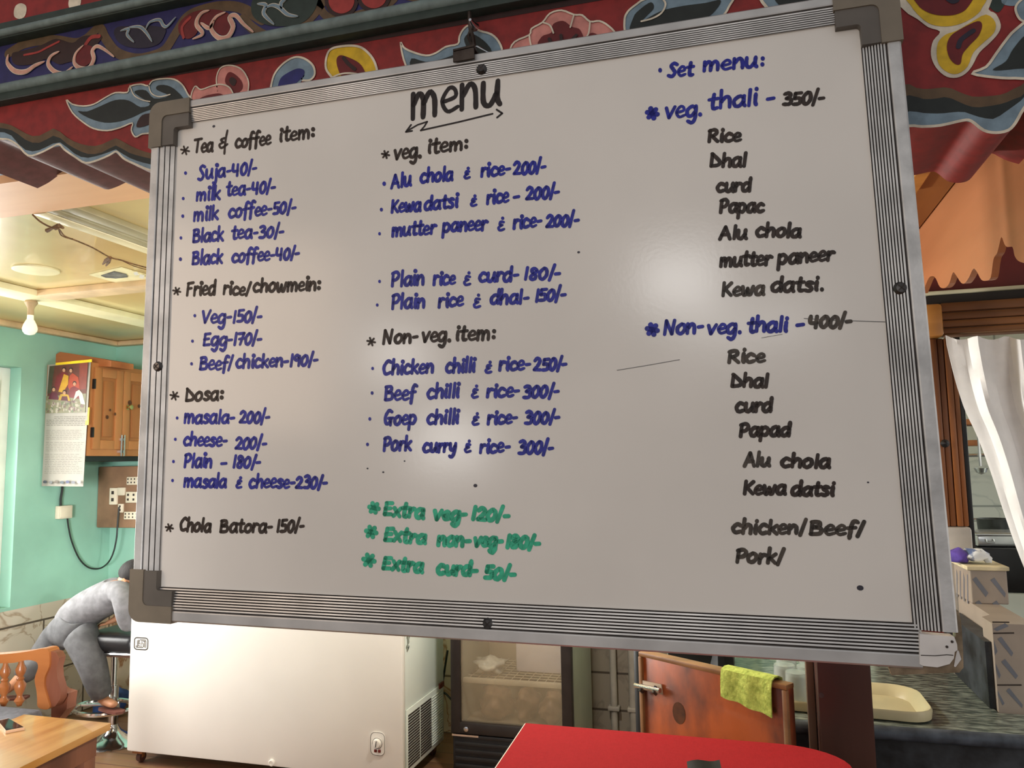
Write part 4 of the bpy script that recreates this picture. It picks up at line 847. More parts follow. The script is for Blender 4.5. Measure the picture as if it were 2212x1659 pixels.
# calendar hung on the cabinet's end panel
yc_ = y0c - .012
ca = thing('wall_calendar', 'long white wall calendar with a colourful group photo hung on the cabinet end', 'calendar', Yp(140, 1050, yc_))
M_pap = mat('white_calendar_paper', hexc('#e6e0d2', 2.5), .7, .03, 10); M_yel = mat('yellow_tape', hexc('#e6c21e', .95), .5, .1)
q = [(104, 788), (196, 778), (189, 895), (179, 1051), (90, 1050), (98, 900)]
b = MB(); rows = []
for i in range(13):
    t_ = i / 12; y_ = lambda a, c: a + (c - a) * t_
    xl_ = 104 - 14 * t_; xr_ = 196 - 16.5 * t_
    rows.append([Yp(xl_ + (xr_ - xl_) * j / 6, y_(788, 1050) + (y_(778, 1051) - y_(788, 1050)) * j / 6, yc_ - .004 - .006 * math.sin(t_ * 5) * (j / 6)) for j in range(7)])
b.grid(rows, M_pap, .002); b.build('sheet', ca)
def cal(x, y, h=.012): 
    return Yp(x, y, yc_ - h)
b = MB()
def cpoly(pts, c, h): b.poly([cal(x, y, h) for x, y in pts], mat('print_' + c, hexc('#' + c, 1.5), .5, .1, 30))
def ell(cx_, cy_, rx, ry, c, h): cpoly([(cx_ + rx * math.cos(a), cy_ + ry * math.sin(a)) for a in [k * .6283 for k in range(10)]], c, h)
cpoly([(107, 791), (190, 783), (184, 891), (99, 893)], '6d3a2c', .012)
cpoly([(107, 791), (118, 790), (110, 850), (102, 850)], '54503c', .0125); cpoly([(172, 785), (190, 783), (186, 840), (170, 842)], '8f4030', .0125); cpoly([(100, 856), (186, 850), (184, 891), (99, 893)], '8d8a6a', .0125)
for pts, c, h in (([(116, 840), (122, 812), (133, 803), (146, 806), (150, 826), (142, 848)], '7d2426', .0130), ([(126, 846), (138, 808), (148, 812), (147, 830), (136, 848)], 'dba522', .0133),
   ([(147, 836), (150, 812), (157, 806), (169, 815), (173, 842), (152, 846)], 'b8482a', .0131), ([(104, 862), (110, 848), (122, 847), (128, 864)], '6a2238', .0136), ([(126, 864), (130, 852), (138, 850), (148, 853), (152, 866)], 'c9a02e', .0137),
   ([(146, 858), (152, 838), (160, 834), (171, 840), (174, 862)], '812b2e', .0136), ([(158, 866), (164, 846), (171, 842), (178, 850), (184, 874), (174, 872), (170, 854)], 'e4dccb', .0138), ([(131, 865), (134, 856), (145, 856), (147, 866)], '5d2030', .0139)): cpoly(pts, c, h)
for cx_, cy_ in ((138, 799), (153, 800), (116, 841), (139, 848), (161, 829)): ell(cx_, cy_ - 1.4, 4.2, 4.6, '2a1b16', .0142); ell(cx_, cy_ + .6, 3.2, 4.0, 'd09c78', .0146)
rg = random.Random(5)
for _ in range(90): ell(101 + rg.random() * 80, 866 + rg.random() * 23, 1.2 + rg.random() * 2, 1.6 + rg.random() * 2.6, rg.choice(['aaa48c', '94807a', 'b9b09c', '6f7a5a', '8a7d55', '7b5f58']), .0132 + rg.random() * .0006)
b.build('photo_print', ca, False)
b = MB(); mk = mat('printed_grey_text', hexc('#57534c', .95), .7, .1)
for i in range(34):
    y_ = 900 + i * 3.7; x0_ = 99 - (y_ - 895) * .04; 
    if i in (6, 7, 14, 21): continue
    xs_ = x0_ + 2 + (16 if i in (0, 1) else 0); xe = 184 - (y_ - 895) * .045 - (0 if i < 6 else rg.random() * 12)
    while xs_ < xe:
        w_ = 3 + rg.random() * 8; b.ribbon([cal(xs_, y_, .0125), cal(min(xe, xs_ + w_), y_ + .2, .0125)], .0022 if i < 6 else .0014, NF, mk, cap=False); xs_ += w_ + 2
for k in range(7): ell(97 + k * 12.2, 1041 + (k % 2), 4.4, 3.4, ['5a5f6a', '8a8a8a', '7d7468', '5f6a72', '4a4f74', '70727a', 'a8a8a8'][k], .0125)
b.build('printed_text', ca, False)
b = MB(); b.prism([cal(x, y, .010) for x, y in ((120, 784), (198, 776), (198, 782), (120, 789))], (0, .003, 0), M_yel); b.prism([cal(x, y, .008) for x, y in ((188, 880), (193, 880), (191, 918), (184, 918))], (0, .003, 0), M_yel); b.build('tape', ca)
# electrical board, its fittings and the socket with its cable
M_ply = mat('brown_switch_board', hexc('#86674f', .85), .6, .15, 8); M_sock = mat('cream_socket_plastic', hexc('#d8cdb8', .9), .4, .05)
YE = 4.08
ea, ec = Yp(215, 1008, YE), Yp(217, 1140, YE)
eb = thing('switch_board', 'brown wall switch board with cream sockets below the cabinet', 'switch board', (ea.x + .2, YE + .05, ec.z))
b = MB(); b.box2((XL + .004, YE, ec.z), (-3.58, YB, ea.z), M_ply, .008); b.build('backing', eb)
def sock(x0_, y0_, x1_, y1_, nm, holes):
    b = MB(); a, c = Yp(x0_, y0_, YE), Yp(x1_, y1_, YE); b.box2((a.x, YE - .014, c.z), (c.x, YE + .002, a.z), M_sock, .004)
    w = (c.x - a.x) / max(holes, 1); hh = a.z - c.z
    for i in range(holes):
        for jz in (.2, .62): b.box2((a.x + w * (i + .3), YE - .0152, c.z + hh * jz), (a.x + w * (i + .62), YE - .0138, c.z + hh * (jz + .2)), M_groove)
    b.build(nm, eb)
for s_ in ((277, 1030, 312, 1047, 5), (275, 1062, 310, 1086, 3), (271, 1105, 310, 1122, 5)): sock(s_[0], s_[1], s_[2], s_[3], 'socket', s_[4])
sock(240, 1054, 255, 1090, 'fuse_carrier', 1); sock(256, 1053, 272, 1070, 'switch', 0); sock(258, 1088, 268, 1107, 'switch', 1)
jb = thing('junction_box', 'small cream junction box on the teal wall below the calendar', 'junction box', Xp(133, 1118, XL))
b = MB(); a, c = Xp(119, 1093, XL), Xp(147, 1119, XL); b.box2((XL, a.y, c.z), (XL + .035, c.y, a.z), M_sock, .005); b.box2((XL + .03, a.y + .008, c.z + .008), (XL + .038, c.y - .008, a.z - .008), M_sock, .003); b.build('cover', jb)
M_cable = mat('black_cable', (.02, .025, .024, 1), .5, .2)
t = thing('power_cable', 'black cable looping on the teal wall from junction box to switch board', 'cable', Xp(205, 1228, XL))
b = MB(); b.tube(spline([Xp(x, y, XL + .02) for x, y in ((145, 1116), (148, 1140), (155, 1170), (170, 1205), (188, 1224), (207, 1229), (222, 1225))] + [Yp(x, y, YE - .02) for x, y in ((236, 1212), (246, 1190), (252, 1160), (254, 1130), (257, 1095))], 4), .005, M_cable, 7); b.build('cable', t)
o = MB(); o.tube(spline([Xp(x, y, XL + .014) for x, y in ((135, 1040), (134, 1060), (131, 1078), (131, 1096))], 4), .007, M_cable, 7); tag(o.build('feed_cable'), 'short black cable coming down behind the calendar into the junction box', 'cable')

# chest freezer
M_fz = mat('white_freezer_enamel', hexc('#e6e1d8', .98), .32, .03, 2, spec=.5, coat=.15); M_fzs = mat('pale_freezer_side', hexc('#dfe5dc', .98), .38, .03, 3)
fx0, fx1, fy0, fy1 = -3.082, -1.545, 3.38, 3.92; fz0, fz1 = .065, .80
fz = thing('chest_freezer', 'white chest freezer below the whiteboard with dial on its front', 'freezer', ((fx0 + fx1) / 2, (fy0 + fy1) / 2, 0))
b = MB(); b.box2((fx0, fy0, fz0), (fx1, fy0 + .03, fz1), M_fz, .010); b.box2((fx0 + .002, fy0 + .028, fz0), (fx1 - .004, fy1, fz1), M_fzs, .006)
b.box2((fx1 - .03, fy0 + .004, fz0 + .002), (fx1 + .004, fy0 + .036, fz1), M_fz, .008); b.build('body', fz)
b = MB(); b.box2((fx0 - .006, fy0 - .012, fz1), (fx1 + .006, fy1, fz1 + .055), M_fz, .015); b.build('lid', fz)
b = MB(); R0 = fx1 - .003
gz = lambda y: .355 + 0 * y
b.box2((R0, fy0 + .05, .075), (R0 + .006, fy1 - .03, .36), M_fzs, .003)
for i in range(19):
    z_ = .095 + i * .0128
    for ya, yb2 in ((fy0 + .066, fy0 + .20), (fy0 + .212, fy0 + .345)): b.box2((R0 + .0045, ya, z_), (R0 + .0075, yb2, z_ + .0078), M_groove)
    b.box2((R0 + .005, fy0 + .36, z_), (R0 + .009, fy1 - .045, z_ + .006), M_fzs, .002)
b.build('grille', fz)
b = MB(); b.box2((R0 + .004, fy1 - .09, .345), (R0 + .014, fy1 - .03, .372), mat('rusty_end', hexc('#6d2f1e', .8), .6, .3), .003); b.build('grille_clip', fz)
b = MB()
for i in range(7): 
    a = i * .9; b.lathe([(0, .0012), (.008, .0012), (.008, 0)], (fx1 + .002, fy0 + .075 + .03 * math.cos(a) * (i % 3) / 2, .665 + .03 * math.sin(a)), mat('grey_emblem_print', hexc('#9aa097', .95), .5), 'x', 7)
b.build('emblem', fz)
c0, c1 = Yp(802, 1580, fy0), Yp(832, 1632, fy0)
b = MB(); cxm = (c0.x + c1.x) / 2; M_line = mat('dark_outline', (.05, .045, .04, 1), .6)
def rrect(x0_, z0_, x1_, z1_, r, n=5):
    o = []
    for cx_, cz_, s in ((x1_ - r, z1_ - r, 0), (x0_ + r, z1_ - r, 1), (x0_ + r, z0_ + r, 2), (x1_ - r, z0_ + r, 3)):
        for i in range(n + 1): a = math.pi / 2 * (s + i / n); o.append((cx_ + r * math.cos(a), cz_ + r * math.sin(a)))
    return o
pr = rrect(c0.x, c1.z, c1.x, c0.z, .022)
b.prism([Vector((x, fy0 - .006, z)) for x, z in pr], (0, .008, 0), M_fz); b.ribbon([Vector((x, fy0 - .0065, z)) for x, z in pr], .0022, NF, M_line, True)
pnl = b.build('control_panel', fz)
b = MB(); zk = Yp(817, 1604, fy0).z; b.lathe([(.024, 0), (.024, .004), (.019, .006), (.017, .018), (0, .019)], (cxm, fy0 - .005, zk), M_fz, 'y', 22)
b.ribbon([Vector((cxm + .024 * math.cos(a), fy0 - .0105, zk + .024 * math.sin(a))) for a in [k * .2618 for k in range(24)]], .002, NF, M_line, True); b.box((cxm, fy0 - .025, zk), (.003, .003, .026), M_line, Matrix.Rotation(.15, 3, 'Y')); b.build('dial', pnl)
b = MB(); zl = Yp(817, 1621, fy0).z
for dx in (-.010, .010): b.box((cxm + dx, fy0 - .008, zl), (.014, .008, .014), mat('maroon_lamp', hexc('#5d1f17', .8), .3, .1), None, .005)
b.build('indicator_lamp', pnl)
b = MB(); c = Yp(588, 1647, fy0); b.lathe([(.016, 0), (.016, .008), (.011, .011), (.010, .006), (0, .006)], (c.x, fy0, c.z), M_fz, 'y', 16); b.build('drain_plug', fz)
b = MB(); i0, i1 = Yp(291, 1377, fy0), Yp(319, 1404, fy0); w_, h_ = i1.x - i0.x, i0.z - i1.z
def ip(u, v): return Vector((i0.x + u * w_, fy0 - .0008, i1.z + v * h_))
def il(pts, wd=.0048, cl_=False): b.ribbon([ip(*p) for p in pts], wd, NF, M_line, cl_, False)
il([((x), (z)) for x, z in rrect(0, 0, 1, 1, .2)], .006, True)
il([(.22, .80), (.22, .20), (.13, .20)], .004); il([(.13, .20), (.13, .30), (.3, .30), (.3, .84)], .004)
il([(.84, .84), (.44, .84), (.36, .76), (.36, .48), (.58, .48), (.58, .30), (.3, .30)], .004); il([(.84, .84), (.84, .74), (.5, .74), (.5, .58), (.62, .58), (.68, .5), (.68, .26), (.62, .18), (.13, .18)], .004)
il([(.70, .74), (.76, .68), (.76, .18)], .004); il([(.86, .74), (.86, .16)], .004)
b.build('quality_mark', fz, False)
for x_, y_ in ((fx0 + .05, fy0 + .05), (fx1 - .05, fy0 + .05), (fx0 + .05, fy1 - .05), (fx1 - .05, fy1 - .05)):
    b = MB(); b.box2((x_ - .03, y_ - .03, .05), (x_ + .03, y_ + .03, .07), M_frame); b.lathe([(0, -.012), (.024, -.012), (.026, 0), (.024, .012), (0, .012)], (x_, y_, .026), mat('brown_caster', hexc('#4a2c22', .8), .5, .2), 'x', 14); b.box2((x_ - .016, y_ - .01, .026), (x_ - .013, y_ + .01, .055), M_frame); b.box2((x_ + .013, y_ - .01, .026), (x_ + .016, y_ + .01, .055), M_frame); b.build('caster', fz)

# glass door display fridge
M_fr = mat('black_fridge_frame', hexc('#211d1c', .5), .4, .15, 12); M_grl = mat('black_grille_plastic', hexc('#1b1a1b', .5), .45, .15, 12)
M_int = mat('fridge_interior', hexc('#948672', .85), .5, .1, 4); M_fglass = mat('fogged_fridge_glass', hexc('#9a8c74', .6), .25, .1, 5, alpha=.28)
M_fside = mat('grey_green_fridge_side', hexc('#7b7e72', .55), .45, .08, 4)
gx0, gx1, gy0, gy1 = -1.397, -.795, 3.62, 4.16
zd0 = Yp(980, 1584, gy0).z
fg = thing('display_fridge', 'black framed glass door drinks fridge right of the chest freezer', 'fridge', ((gx0 + gx1) / 2, (gy0 + gy1) / 2, 0))
TZ = 1.75
b = MB(); b.box2((gx0 + .01, gy0 + .05, .02), (gx0 + .03, gy1, TZ), M_fside, .004); b.box2((gx1 - .03, gy0 + .05, .02), (gx1 - .01, gy1, TZ), M_fside, .004); b.box2((gx0 + .03, gy1 - .02, .02), (gx1 - .03, gy1, TZ), M_int)
b.box2((gx0 + .01, gy0 + .05, TZ), (gx1 - .01, gy1, TZ + .03), M_fside, .004); b.box2((gx0 + .03, gy0 + .05, zd0 - .02), (gx1 - .03, gy1 - .02, zd0 + .02), M_int); b.build('cabinet', fg)
b = MB(); wl = .05
b.box2((gx0, gy0, zd0), (gx0 + wl, gy0 + .045, TZ), M_fr, .006); b.box2((gx1 - wl, gy0, zd0), (gx1, gy0 + .045, TZ), M_fr, .006); b.box2((gx0, gy0 + .001, zd0), (gx1, gy0 + .045, zd0 + .055), M_fr, .006); b.box2((gx0, gy0, TZ - .06), (gx1, gy0 + .045, TZ), M_fr, .006)
dr = b.build('door', fg)
b = MB(); b.box2((gx0 + wl, gy0 + .018, zd0 + .055), (gx1 - wl, gy0 + .024, TZ - .06), M_fglass); b.build('glass', dr)
b = MB(); b.lathe([(.012, 0), (.012, .004), (.006, .006), (0, .006)], (Yp(1007, 1575, gy0).x, gy0, Yp(1007, 1575, gy0).z), M_chrome, 'y', 12); b.build('lock', dr)
b = MB(); b.box2((gx0 + .006, gy0 + .012, .03), (gx1 - .006, gy0 + .06, zd0 - .012), M_grl, .006)
for i in range(5): b.box2((gx0 + .02, gy0 + .004, .05 + i * .034), (gx1 - .02, gy0 + .014, .05 + i * .034 + .018), M_grl, .003)
b.box2((gx0 + .006, gy0 + .002, zd0 - .012), (gx0 + .14, gy0 + .02, zd0 - .003), M_chrome); b.build('lower_grille', fg)
M_wire = mat('white_wire_shelf', hexc('#c9bda2', .9), .4, .1)
zsh = Yp(1100, 1474, gy0 + .08).z
b = MB(); b.box2((gx0 + .04, gy0 + .065, zsh - .012), (gx1 - .04, gy0 + .085, zsh + .012), M_wire, .004)
for i in range(9): b.tube([(gx0 + .035, gy0 + .12 + i * .045, zsh), (gx1 - .035, gy0 + .12 + i * .045, zsh)], .0025, M_wire, 6)
for i in range(12): b.tube([(gx0 + .06 + i * .043, gy0 + .08, zsh + .003), (gx0 + .06 + i * .043, gy1 - .03, zsh + .003)], .002, M_wire, 6)
b.build('shelf', fg)
def blob(name, c, s, m, label, cat, group=None, seed=0, amp=.18):
    bm_ = bmesh.new(); bmesh.ops.create_icosphere(bm_, subdivisions=3, radius=1.0); r_ = random.Random(seed); ph = [r_.uniform(0, 6) for _ in range(6)]
    for v in bm_.verts:
        d = v.co.copy(); k = 1 + amp * (math.sin(d.x * 4 + ph[0]) * math.cos(d.z * 5 + ph[1]) + .5 * math.sin(d.y * 9 + ph[2] + d.z * 6))
        d *= k; d.z = max(d.z, -.8); v.co = Vector((d.x * s[0], d.y * s[1], d.z * s[2])) + Vector(c)
    b = MB(); b.bm(bm_, m); o = b.build(name, None, True, 80); tag(o, label, cat, group); return o
M_meat = mat('brown_wrapped_food', hexc('#8f6f58', .8), .35, .3, 9, bump=.5, color2=hexc('#5e4635', .8)); M_bagp = mat('clear_plastic_bag', hexc('#b5b2a5', .6), .2, .3, 14, bump=.6)
zfl = zd0 + .02
blob('food_bag', (gx0 + .17, gy0 + .22, zfl + .075), (.082, .10, .085), M_meat, 'brown bag of food on the fridge floor, at the left', 'bag', 'food bags on the fridge floor', 1)
blob('food_bag', (gx0 + .325, gy0 + .24, zfl + .07), (.060, .10, .08), M_meat, 'brown bag of food on the fridge floor, in the middle', 'bag', 'food bags on the fridge floor', 2)
blob('food_bag', (gx0 + .465, gy0 + .20, zfl + .070), (.066, .10, .08), M_meat, 'brown bag of food on the fridge floor, at the right', 'bag', 'food bags on the fridge floor', 3)
blob('plastic_bag', (gx0 + .14, gy0 + .20, zsh + .042), (.075, .075, .040), M_bagp, 'crumpled clear plastic bag on the fridge shelf', 'bag', None, 4, .3)
b = MB(); b.box2((gx0 + .26, gy0 + .25, zsh + .006), (gx1 - .045, gy1 - .03, zsh + .20), mat('white_styrofoam', hexc('#c9c2c6', .75), .6, .05), .01); tag(b.build('foam_box'), 'white foam box at the back of the fridge shelf', 'box')
# cables and pipes on the back wall
b = MB(); b.tube(spline([Yp(967, 1405, 4.17), Yp(960, 1450, 4.17), Yp(955, 1490, 4.16), Yp(965, 1500, 4.15), Yp(976, 1512, 4.1)], 4), .006, M_cable, 7); tag(b.build('fridge_cable'), 'thin dark cable on the tiles between freezer and fridge', 'cable')
M_pipe = mat('pale_grey_pipe', hexc('#8c867d', .9), .5, .1)
for px, lab in ((1325, 'pale grey wall pipe midway between fridge and half door'), (1367, 'pale grey wall pipe just left of the half door')):
    b = MB(); p = Yp(px, 1480, YB - .03); b.tube([(p.x, YB - .025, .0), (p.x, YB - .025, 1.6)], .018 if px < 1340 else .022, M_pipe, 12)
    for z_ in (.2, .62): b.box2((p.x - .03, YB - .05, z_), (p.x + .03, YB, z_ + .02), M_pipe, .003)
    tag(b.build('wall_pipe'), lab, 'pipe', 'pipes on the grey tiled wall')

# bar stool
YS = 3.62
so = Zp(243, 1590, 0); so = Vector((Yp(243, 1560, YS).x, YS, 0))
st = thing('bar_stool', 'chrome pedestal bar stool with a black seat under the bending person', 'stool', so)
b = MB(); b.lathe([(.160, 0), (.162, .006), (.14, .022), (.08, .04), (.045, .065), (.03, .09), (.028, .10)], so, M_chrome, 'z', 32); b.build('base', st)
zst = Yp(250, 1404, YS).z; b = MB(); b.tube([(so.x, so.y, .09), (so.x, so.y, zst * .62)], .027, M_chrome, 16); b.tube([(so.x, so.y, zst * .6), (so.x, so.y, zst + .01)], .018, M_chrome, 16); b.build('column', st)
zr = Yp(215, 1527, YS - .06).z; xc_ = Yp(214, 1527, YS - .1).x
b = MB(); b.tube([(xc_ + .17 * math.cos(a), YS - .06 + .13 * math.sin(a), zr) for a in [k * .2618 for k in range(24)]], .013, M_chrome, 8, True); b.tube([(so.x, so.y, zr), (xc_ - .16, YS - .06, zr)], .008, M_chrome, 8); b.lathe([(.034, -.02), (.034, .02)], (so.x, so.y, zr), M_chrome, 'z', 16); b.build('footrest', st)
M_lea = mat('black_leatherette', (.02, .02, .022, 1), .35, .2, 20, bump=.15); sx0, sx1 = Yp(214, 1380, YS).x, Yp(214, 1380, YS).x + .38
b = MB(); b.box2((sx0, YS - .17, zst + .025), (sx1, YS + .17, zst + .115), M_lea, .035, 4); b.build('seat', st)
b = MB(); b.box2((sx0 + .01, YS - .14, zst), (sx1 - .01, YS + .14, zst + .022), mat('brown_seat_board', hexc('#6e5142', .8), .6, .2), .004); b.tube([(sx0 + .02, YS - .15, zst + .014), (sx1, YS - .15, zst + .022)], .009, M_chrome, 8); b.build('seat_plate', st)
# folded blue cloths on the floor behind the stool
M_blue = mat('blue_cloth', hexc('#2f4a7e', .85), .8, .3, 14, bump=.5)
blob('cloth_bundle', (-3.45, 4.02, .10), (.10, .10, .11), M_blue, 'dark blue cloth bundle on the floor behind the bar stool, nearer the freezer', 'bundle', None, 8)
blob('cloth_bundle', (-3.78, 4.0, .09), (.10, .10, .10), M_blue, 'dark blue cloth bundle on the floor behind the bar stool, nearer the chair', 'bundle', None, 9)
# ------------------------------------------------------------------ the person bending over the stool
M_skin = mat('warm_skin', hexc('#b98463', .8), .5, .08, 12, bump=.05)
M_swt = mat('grey_heather_jersey', hexc('#a9a9ac', 1.9), .85, .14, 26, bump=1.0, bump_scale=13)
M_trs = mat('grey_sweatpants_fleece', hexc('#8f9093', 1.9), .88, .16, 22, bump=1.0, bump_scale=11)
M_hair = mat('black_hair', (.016, .013, .012, 1), .75, .3, 60, stretch=(1, 1, .2), bump=.4)
J = lambda px, py, Y: Yp(px, py, Y)
pe = MB()
hip = J(150, 1356, 3.50); spine = J(200, 1305, 3.52); chest = J(243, 1276, 3.53); neck = J(276, 1252, 3.53); hd0 = J(290, 1246, 3.53); hd1 = J(298, 1244, 3.55)
hipN = J(172, 1368, 3.45); kneeN = J(203, 1445, 3.44); ankN = J(222, 1512, 3.47); toeN = J(250, 1524, 3.44)
hipF = J(128, 1368, 3.52); kneeF = J(84, 1425, 3.44); ankF = J(30, 1478, 3.32); toeF = J(8, 1497, 3.30)
shN = J(262, 1276, 3.42); elN = J(272, 1320, 3.40); wrN = J(278, 1352, 3.46)
shF = J(262, 1274, 3.62); elF = J(262, 1318, 3.66); wrF = J(252, 1338, 3.62)
V = [(hip, .066, .06), (spine, .068, .06), (chest, .08, .065), (neck, .036), (hd0, .06), (hd1, .075),
     (hipN, .06), (kneeN, .045), (ankN, .028), (toeN, .024, .016), (hipF, .06), (kneeF, .045), (ankF, .028), (toeF, .024, .016),
     (shN, .032), (elN, .026), (wrN, .019), (shF, .032), (elF, .026), (wrF, .019)]
Ed = [(0, 1), (1, 2), (2, 3), (3, 4), (4, 5), (0, 6), (6, 7), (7, 8), (8, 9), (0, 10), (10, 11), (11, 12), (12, 13), (2, 14), (14, 15), (15, 16), (2, 17), (17, 18), (18, 19)]
def hand(wr, fwd, side, up):
    """palm, four fingers of different lengths bent at the knuckle, thumb from the side of the palm"""
    i0 = len(V); wi = len(V) - 1 if False else None
    fwd, side, up = fwd.normalized(), side.normalized(), up.normalized()
    V.append((wr + fwd * .035, .022, .012)); p = len(V) - 1; edges = [(None, p)]
    for k, (off, l) in enumerate(((-.022, .040), (-.008, .048), (.007, .045), (.021, .035))):
        V.append((wr + fwd * .060 + side * off, .0075)); a = len(V) - 1
        V.append((wr + fwd * (.060 + l * .6) + side * off * 1.15 + up * .006, .0068)); c = len(V) - 1
        V.append((wr + fwd * (.060 + l) + side * off * 1.2 - up * .008, .006)); e = len(V) - 1
        Ed.extend([(p, a), (a, c), (c, e)])
    V.append((wr + fwd * .03 + side * -.034, .0085)); t1 = len(V) - 1; V.append((wr + fwd * .055 + side * -.048 - up * .006, .007)); t2 = len(V) - 1
    Ed.extend([(p, t1), (t1, t2)]); return p
p = hand(wrN, Vector((.35, .6, -.5)), Vector((-.8, .5, 0)), Vector((.2, 0, 1))); Ed.append((16, p))
p = hand(wrF, Vector((-.6, -.5, -.25)), Vector((.5, -.7, 0)), Vector((0, 0, 1))); Ed.append((19, p))
body = skin_body('person', V, Ed, M_skin, None, 2)
tag(body, 'person in grey sweatshirt and sweatpants bending over a bar stool, one foot on its ring', 'person')
skin_body('sweatshirt', [(J(146, 1362, 3.50), .128, .118), (J(170, 1330, 3.51), .122, .112), (J(199, 1306, 3.52), .122, .108), (J(226, 1290, 3.53), .122, .104), (J(252, 1277, 3.53), .098, .086), (J(275, 1260, 3.53), .052, .048),
   (shN, .064), (J(269, 1298, 3.40), .062), (elN, .058), (J(277, 1345, 3.43), .054), (J(280, 1357, 3.455), .042), (shF, .054), (elF, .046), (J(257, 1330, 3.63), .036)],
   [(0, 1), (1, 2), (2, 3), (3, 4), (4, 5), (3, 6), (6, 7), (7, 8), (8, 9), (9, 10), (3, 11), (11, 12), (12, 13)], M_swt, body, 2)
skin_body('sweatpants', [(J(166, 1340, 3.50), .100, .095), (J(148, 1362, 3.49), .116, .112), (hipN, .100), (J(188, 1405, 3.44), .088), (kneeN, .076), (J(211, 1478, 3.45), .068), (J(219, 1500, 3.465), .056), (J(221, 1508, 3.47), .044),
   (hipF, .090), (J(106, 1396, 3.49), .078), (kneeF, .070), (J(58, 1450, 3.38), .062), (J(38, 1470, 3.34), .050)],
   [(0, 1), (1, 2), (2, 3), (3, 4), (4, 5), (5, 6), (6, 7), (1, 8), (8, 9), (9, 10), (10, 11), (11, 12)], M_trs, body, 2)
b = MB(); bm_ = bmesh.new(); bmesh.ops.create_icosphere(bm_, subdivisions=3, radius=1.0)
hc = (hd0 + hd1) / 2 + Vector((-.004, 0, .020))
for v in bm_.verts: v.co = Vector((v.co.x * .088 * (1 + .03 * math.sin(v.co.z * 9)), v.co.y * .084, max(v.co.z, -.35 - .25 * v.co.x) * .075)) + hc
b.bm(bm_, M_hair); b.build('hair', body)
b = MB(); ear = hd0 + Vector((.004, -.080, -.012)); b.lathe([(0, -.006), (.010, -.005), (.016, .0), (.012, .006), (0, .004)], ear, M_skin, 'y', 12); b.build('ear', body)
M_slip = mat('reddish_slipper', hexc('#7a4a40', 1.1), .6, .15, 14)
for a_, t_ in ((ankN, toeN), (ankF, toeF)):
    d_ = (t_ - a_); d_.z = 0; d_.normalize(); b = MB(); s_ = Vector((-d_.y, d_.x, 0)); c_ = t_ - d_.normalized() * .03
    zf = t_.z - .022
    b.prism([Vector((c_.x, c_.y, zf - .012)) + d_ * u * .092 + s_ * v * .034 for u, v in ((-1, -.6), (-.8, -.9), (.2, -1), (.8, -.8), (1, 0), (.8, .8), (.2, 1), (-.8, .9), (-1, .6))], (0, 0, .012), M_slip); b.build('slipper', body)

# ------------------------------------------------------------------ armchair, low table and phone at the left
M_arm = wood('orange_armchair_wood', hexc('#c97f42', 1.25), hexc('#9d5a2a', 1.25), 'x', 8, coat=.3, lo=.3, hi=.75)
M_armd = wood('brown_armchair_wood', hexc('#84503a', .85), hexc('#683a28', .85), 'z', 8, coat=.3)
M_cush = mat('slate_cushion_cloth', hexc('#5e6068', .7), .9, .15, 40, bump=.3)
YA_ = 2.72
ac = thing('wooden_armchair', 'orange varnished wooden armchair with turned spindles and slate cushion at the left', 'armchair', (-3.2, 2.45, 0))
def z8(pts, Y=YA_): return [Yp(x / 3.616, 1200 + y / 3.616, Y) for x, y in pts]
armp = [(-330, 800), (-60, 778), (60, 768), (160, 758), (260, 742), (330, 727), (375, 738), (385, 790), (382, 870), (350, 945), (345, 1020), (368, 1110), (386, 1180), (360, 1205), (296, 1185), (290, 1120), (285, 1060), (270, 965), (296, 880), (288, 836), (250, 820), (200, 818), (110, 838), (0, 842), (-330, 850)]
b = MB(); b.prism([Yp(p.x / 3.616, 1200 + p.y / 3.616, YA_) for p in spline(armp, 3, True)], (0, .055, 0), M_arm); arm = b.build('armrest', ac, True, 50)
b = MB(); b.prism(z8([(383, 745), (440, 758), (462, 800), (442, 880), (446, 950), (474, 1050), (470, 1120), (430, 1180), (386, 1185), (366, 1110), (346, 1020), (350, 945), (384, 870)], YA_ + .010), (0, .035, 0), M_armd); b.build('front_post', ac, True, 50)
for xx, yb2, yt in ((150, 1175, 815), (28, 1175, 835), (-95, 1175, 845), (-215, 1175, 850)):
    p0, p1 = Yp(xx / 3.616, 1200 + yb2 / 3.616, YA_ + .03), Yp((xx + 25) / 3.616, 1200 + yt / 3.616, YA_ + .03); hgt = p1.z - p0.z
    b = MB(); b.lathe([(.010, 0), (.012, .04 * hgt), (.022, .12 * hgt), (.012, .2 * hgt), (.011, .24 * hgt), (.021, .36 * hgt), (.024, .46 * hgt), (.013, .56 * hgt), (.017, .6 * hgt), (.011, .64 * hgt), (.019, .72 * hgt), (.022, .80 * hgt), (.012, .92 * hgt), (.009, hgt)], p0, M_arm, 'z', 14); b.build('spindle', ac)
zq = Yp(40, 1524, 2.72).z; xr_ = Yp(92, 1530, 2.70).x
b = MB(); b.box2((-3.62, 2.18, zq - .09), (xr_, YA_ - .005, zq), M_cush, .025, 3); b.build('cushion', ac)
b = MB(); b.box2((-3.66, 2.16, zq - .16), (xr_ + .03, YA_ + .05, zq - .092), M_armd, .008); b.build('seat_frame', ac)
b = MB(); b.prism(z8([(455, 1045), (470, 1060), (532, 1078), (526, 1130), (520, 1200), (440, 1300), (400, 1300), (400, 1180), (446, 1100)], YA_ + .06), (0, .05, 0), M_armd); b.build('carved_foot', ac)
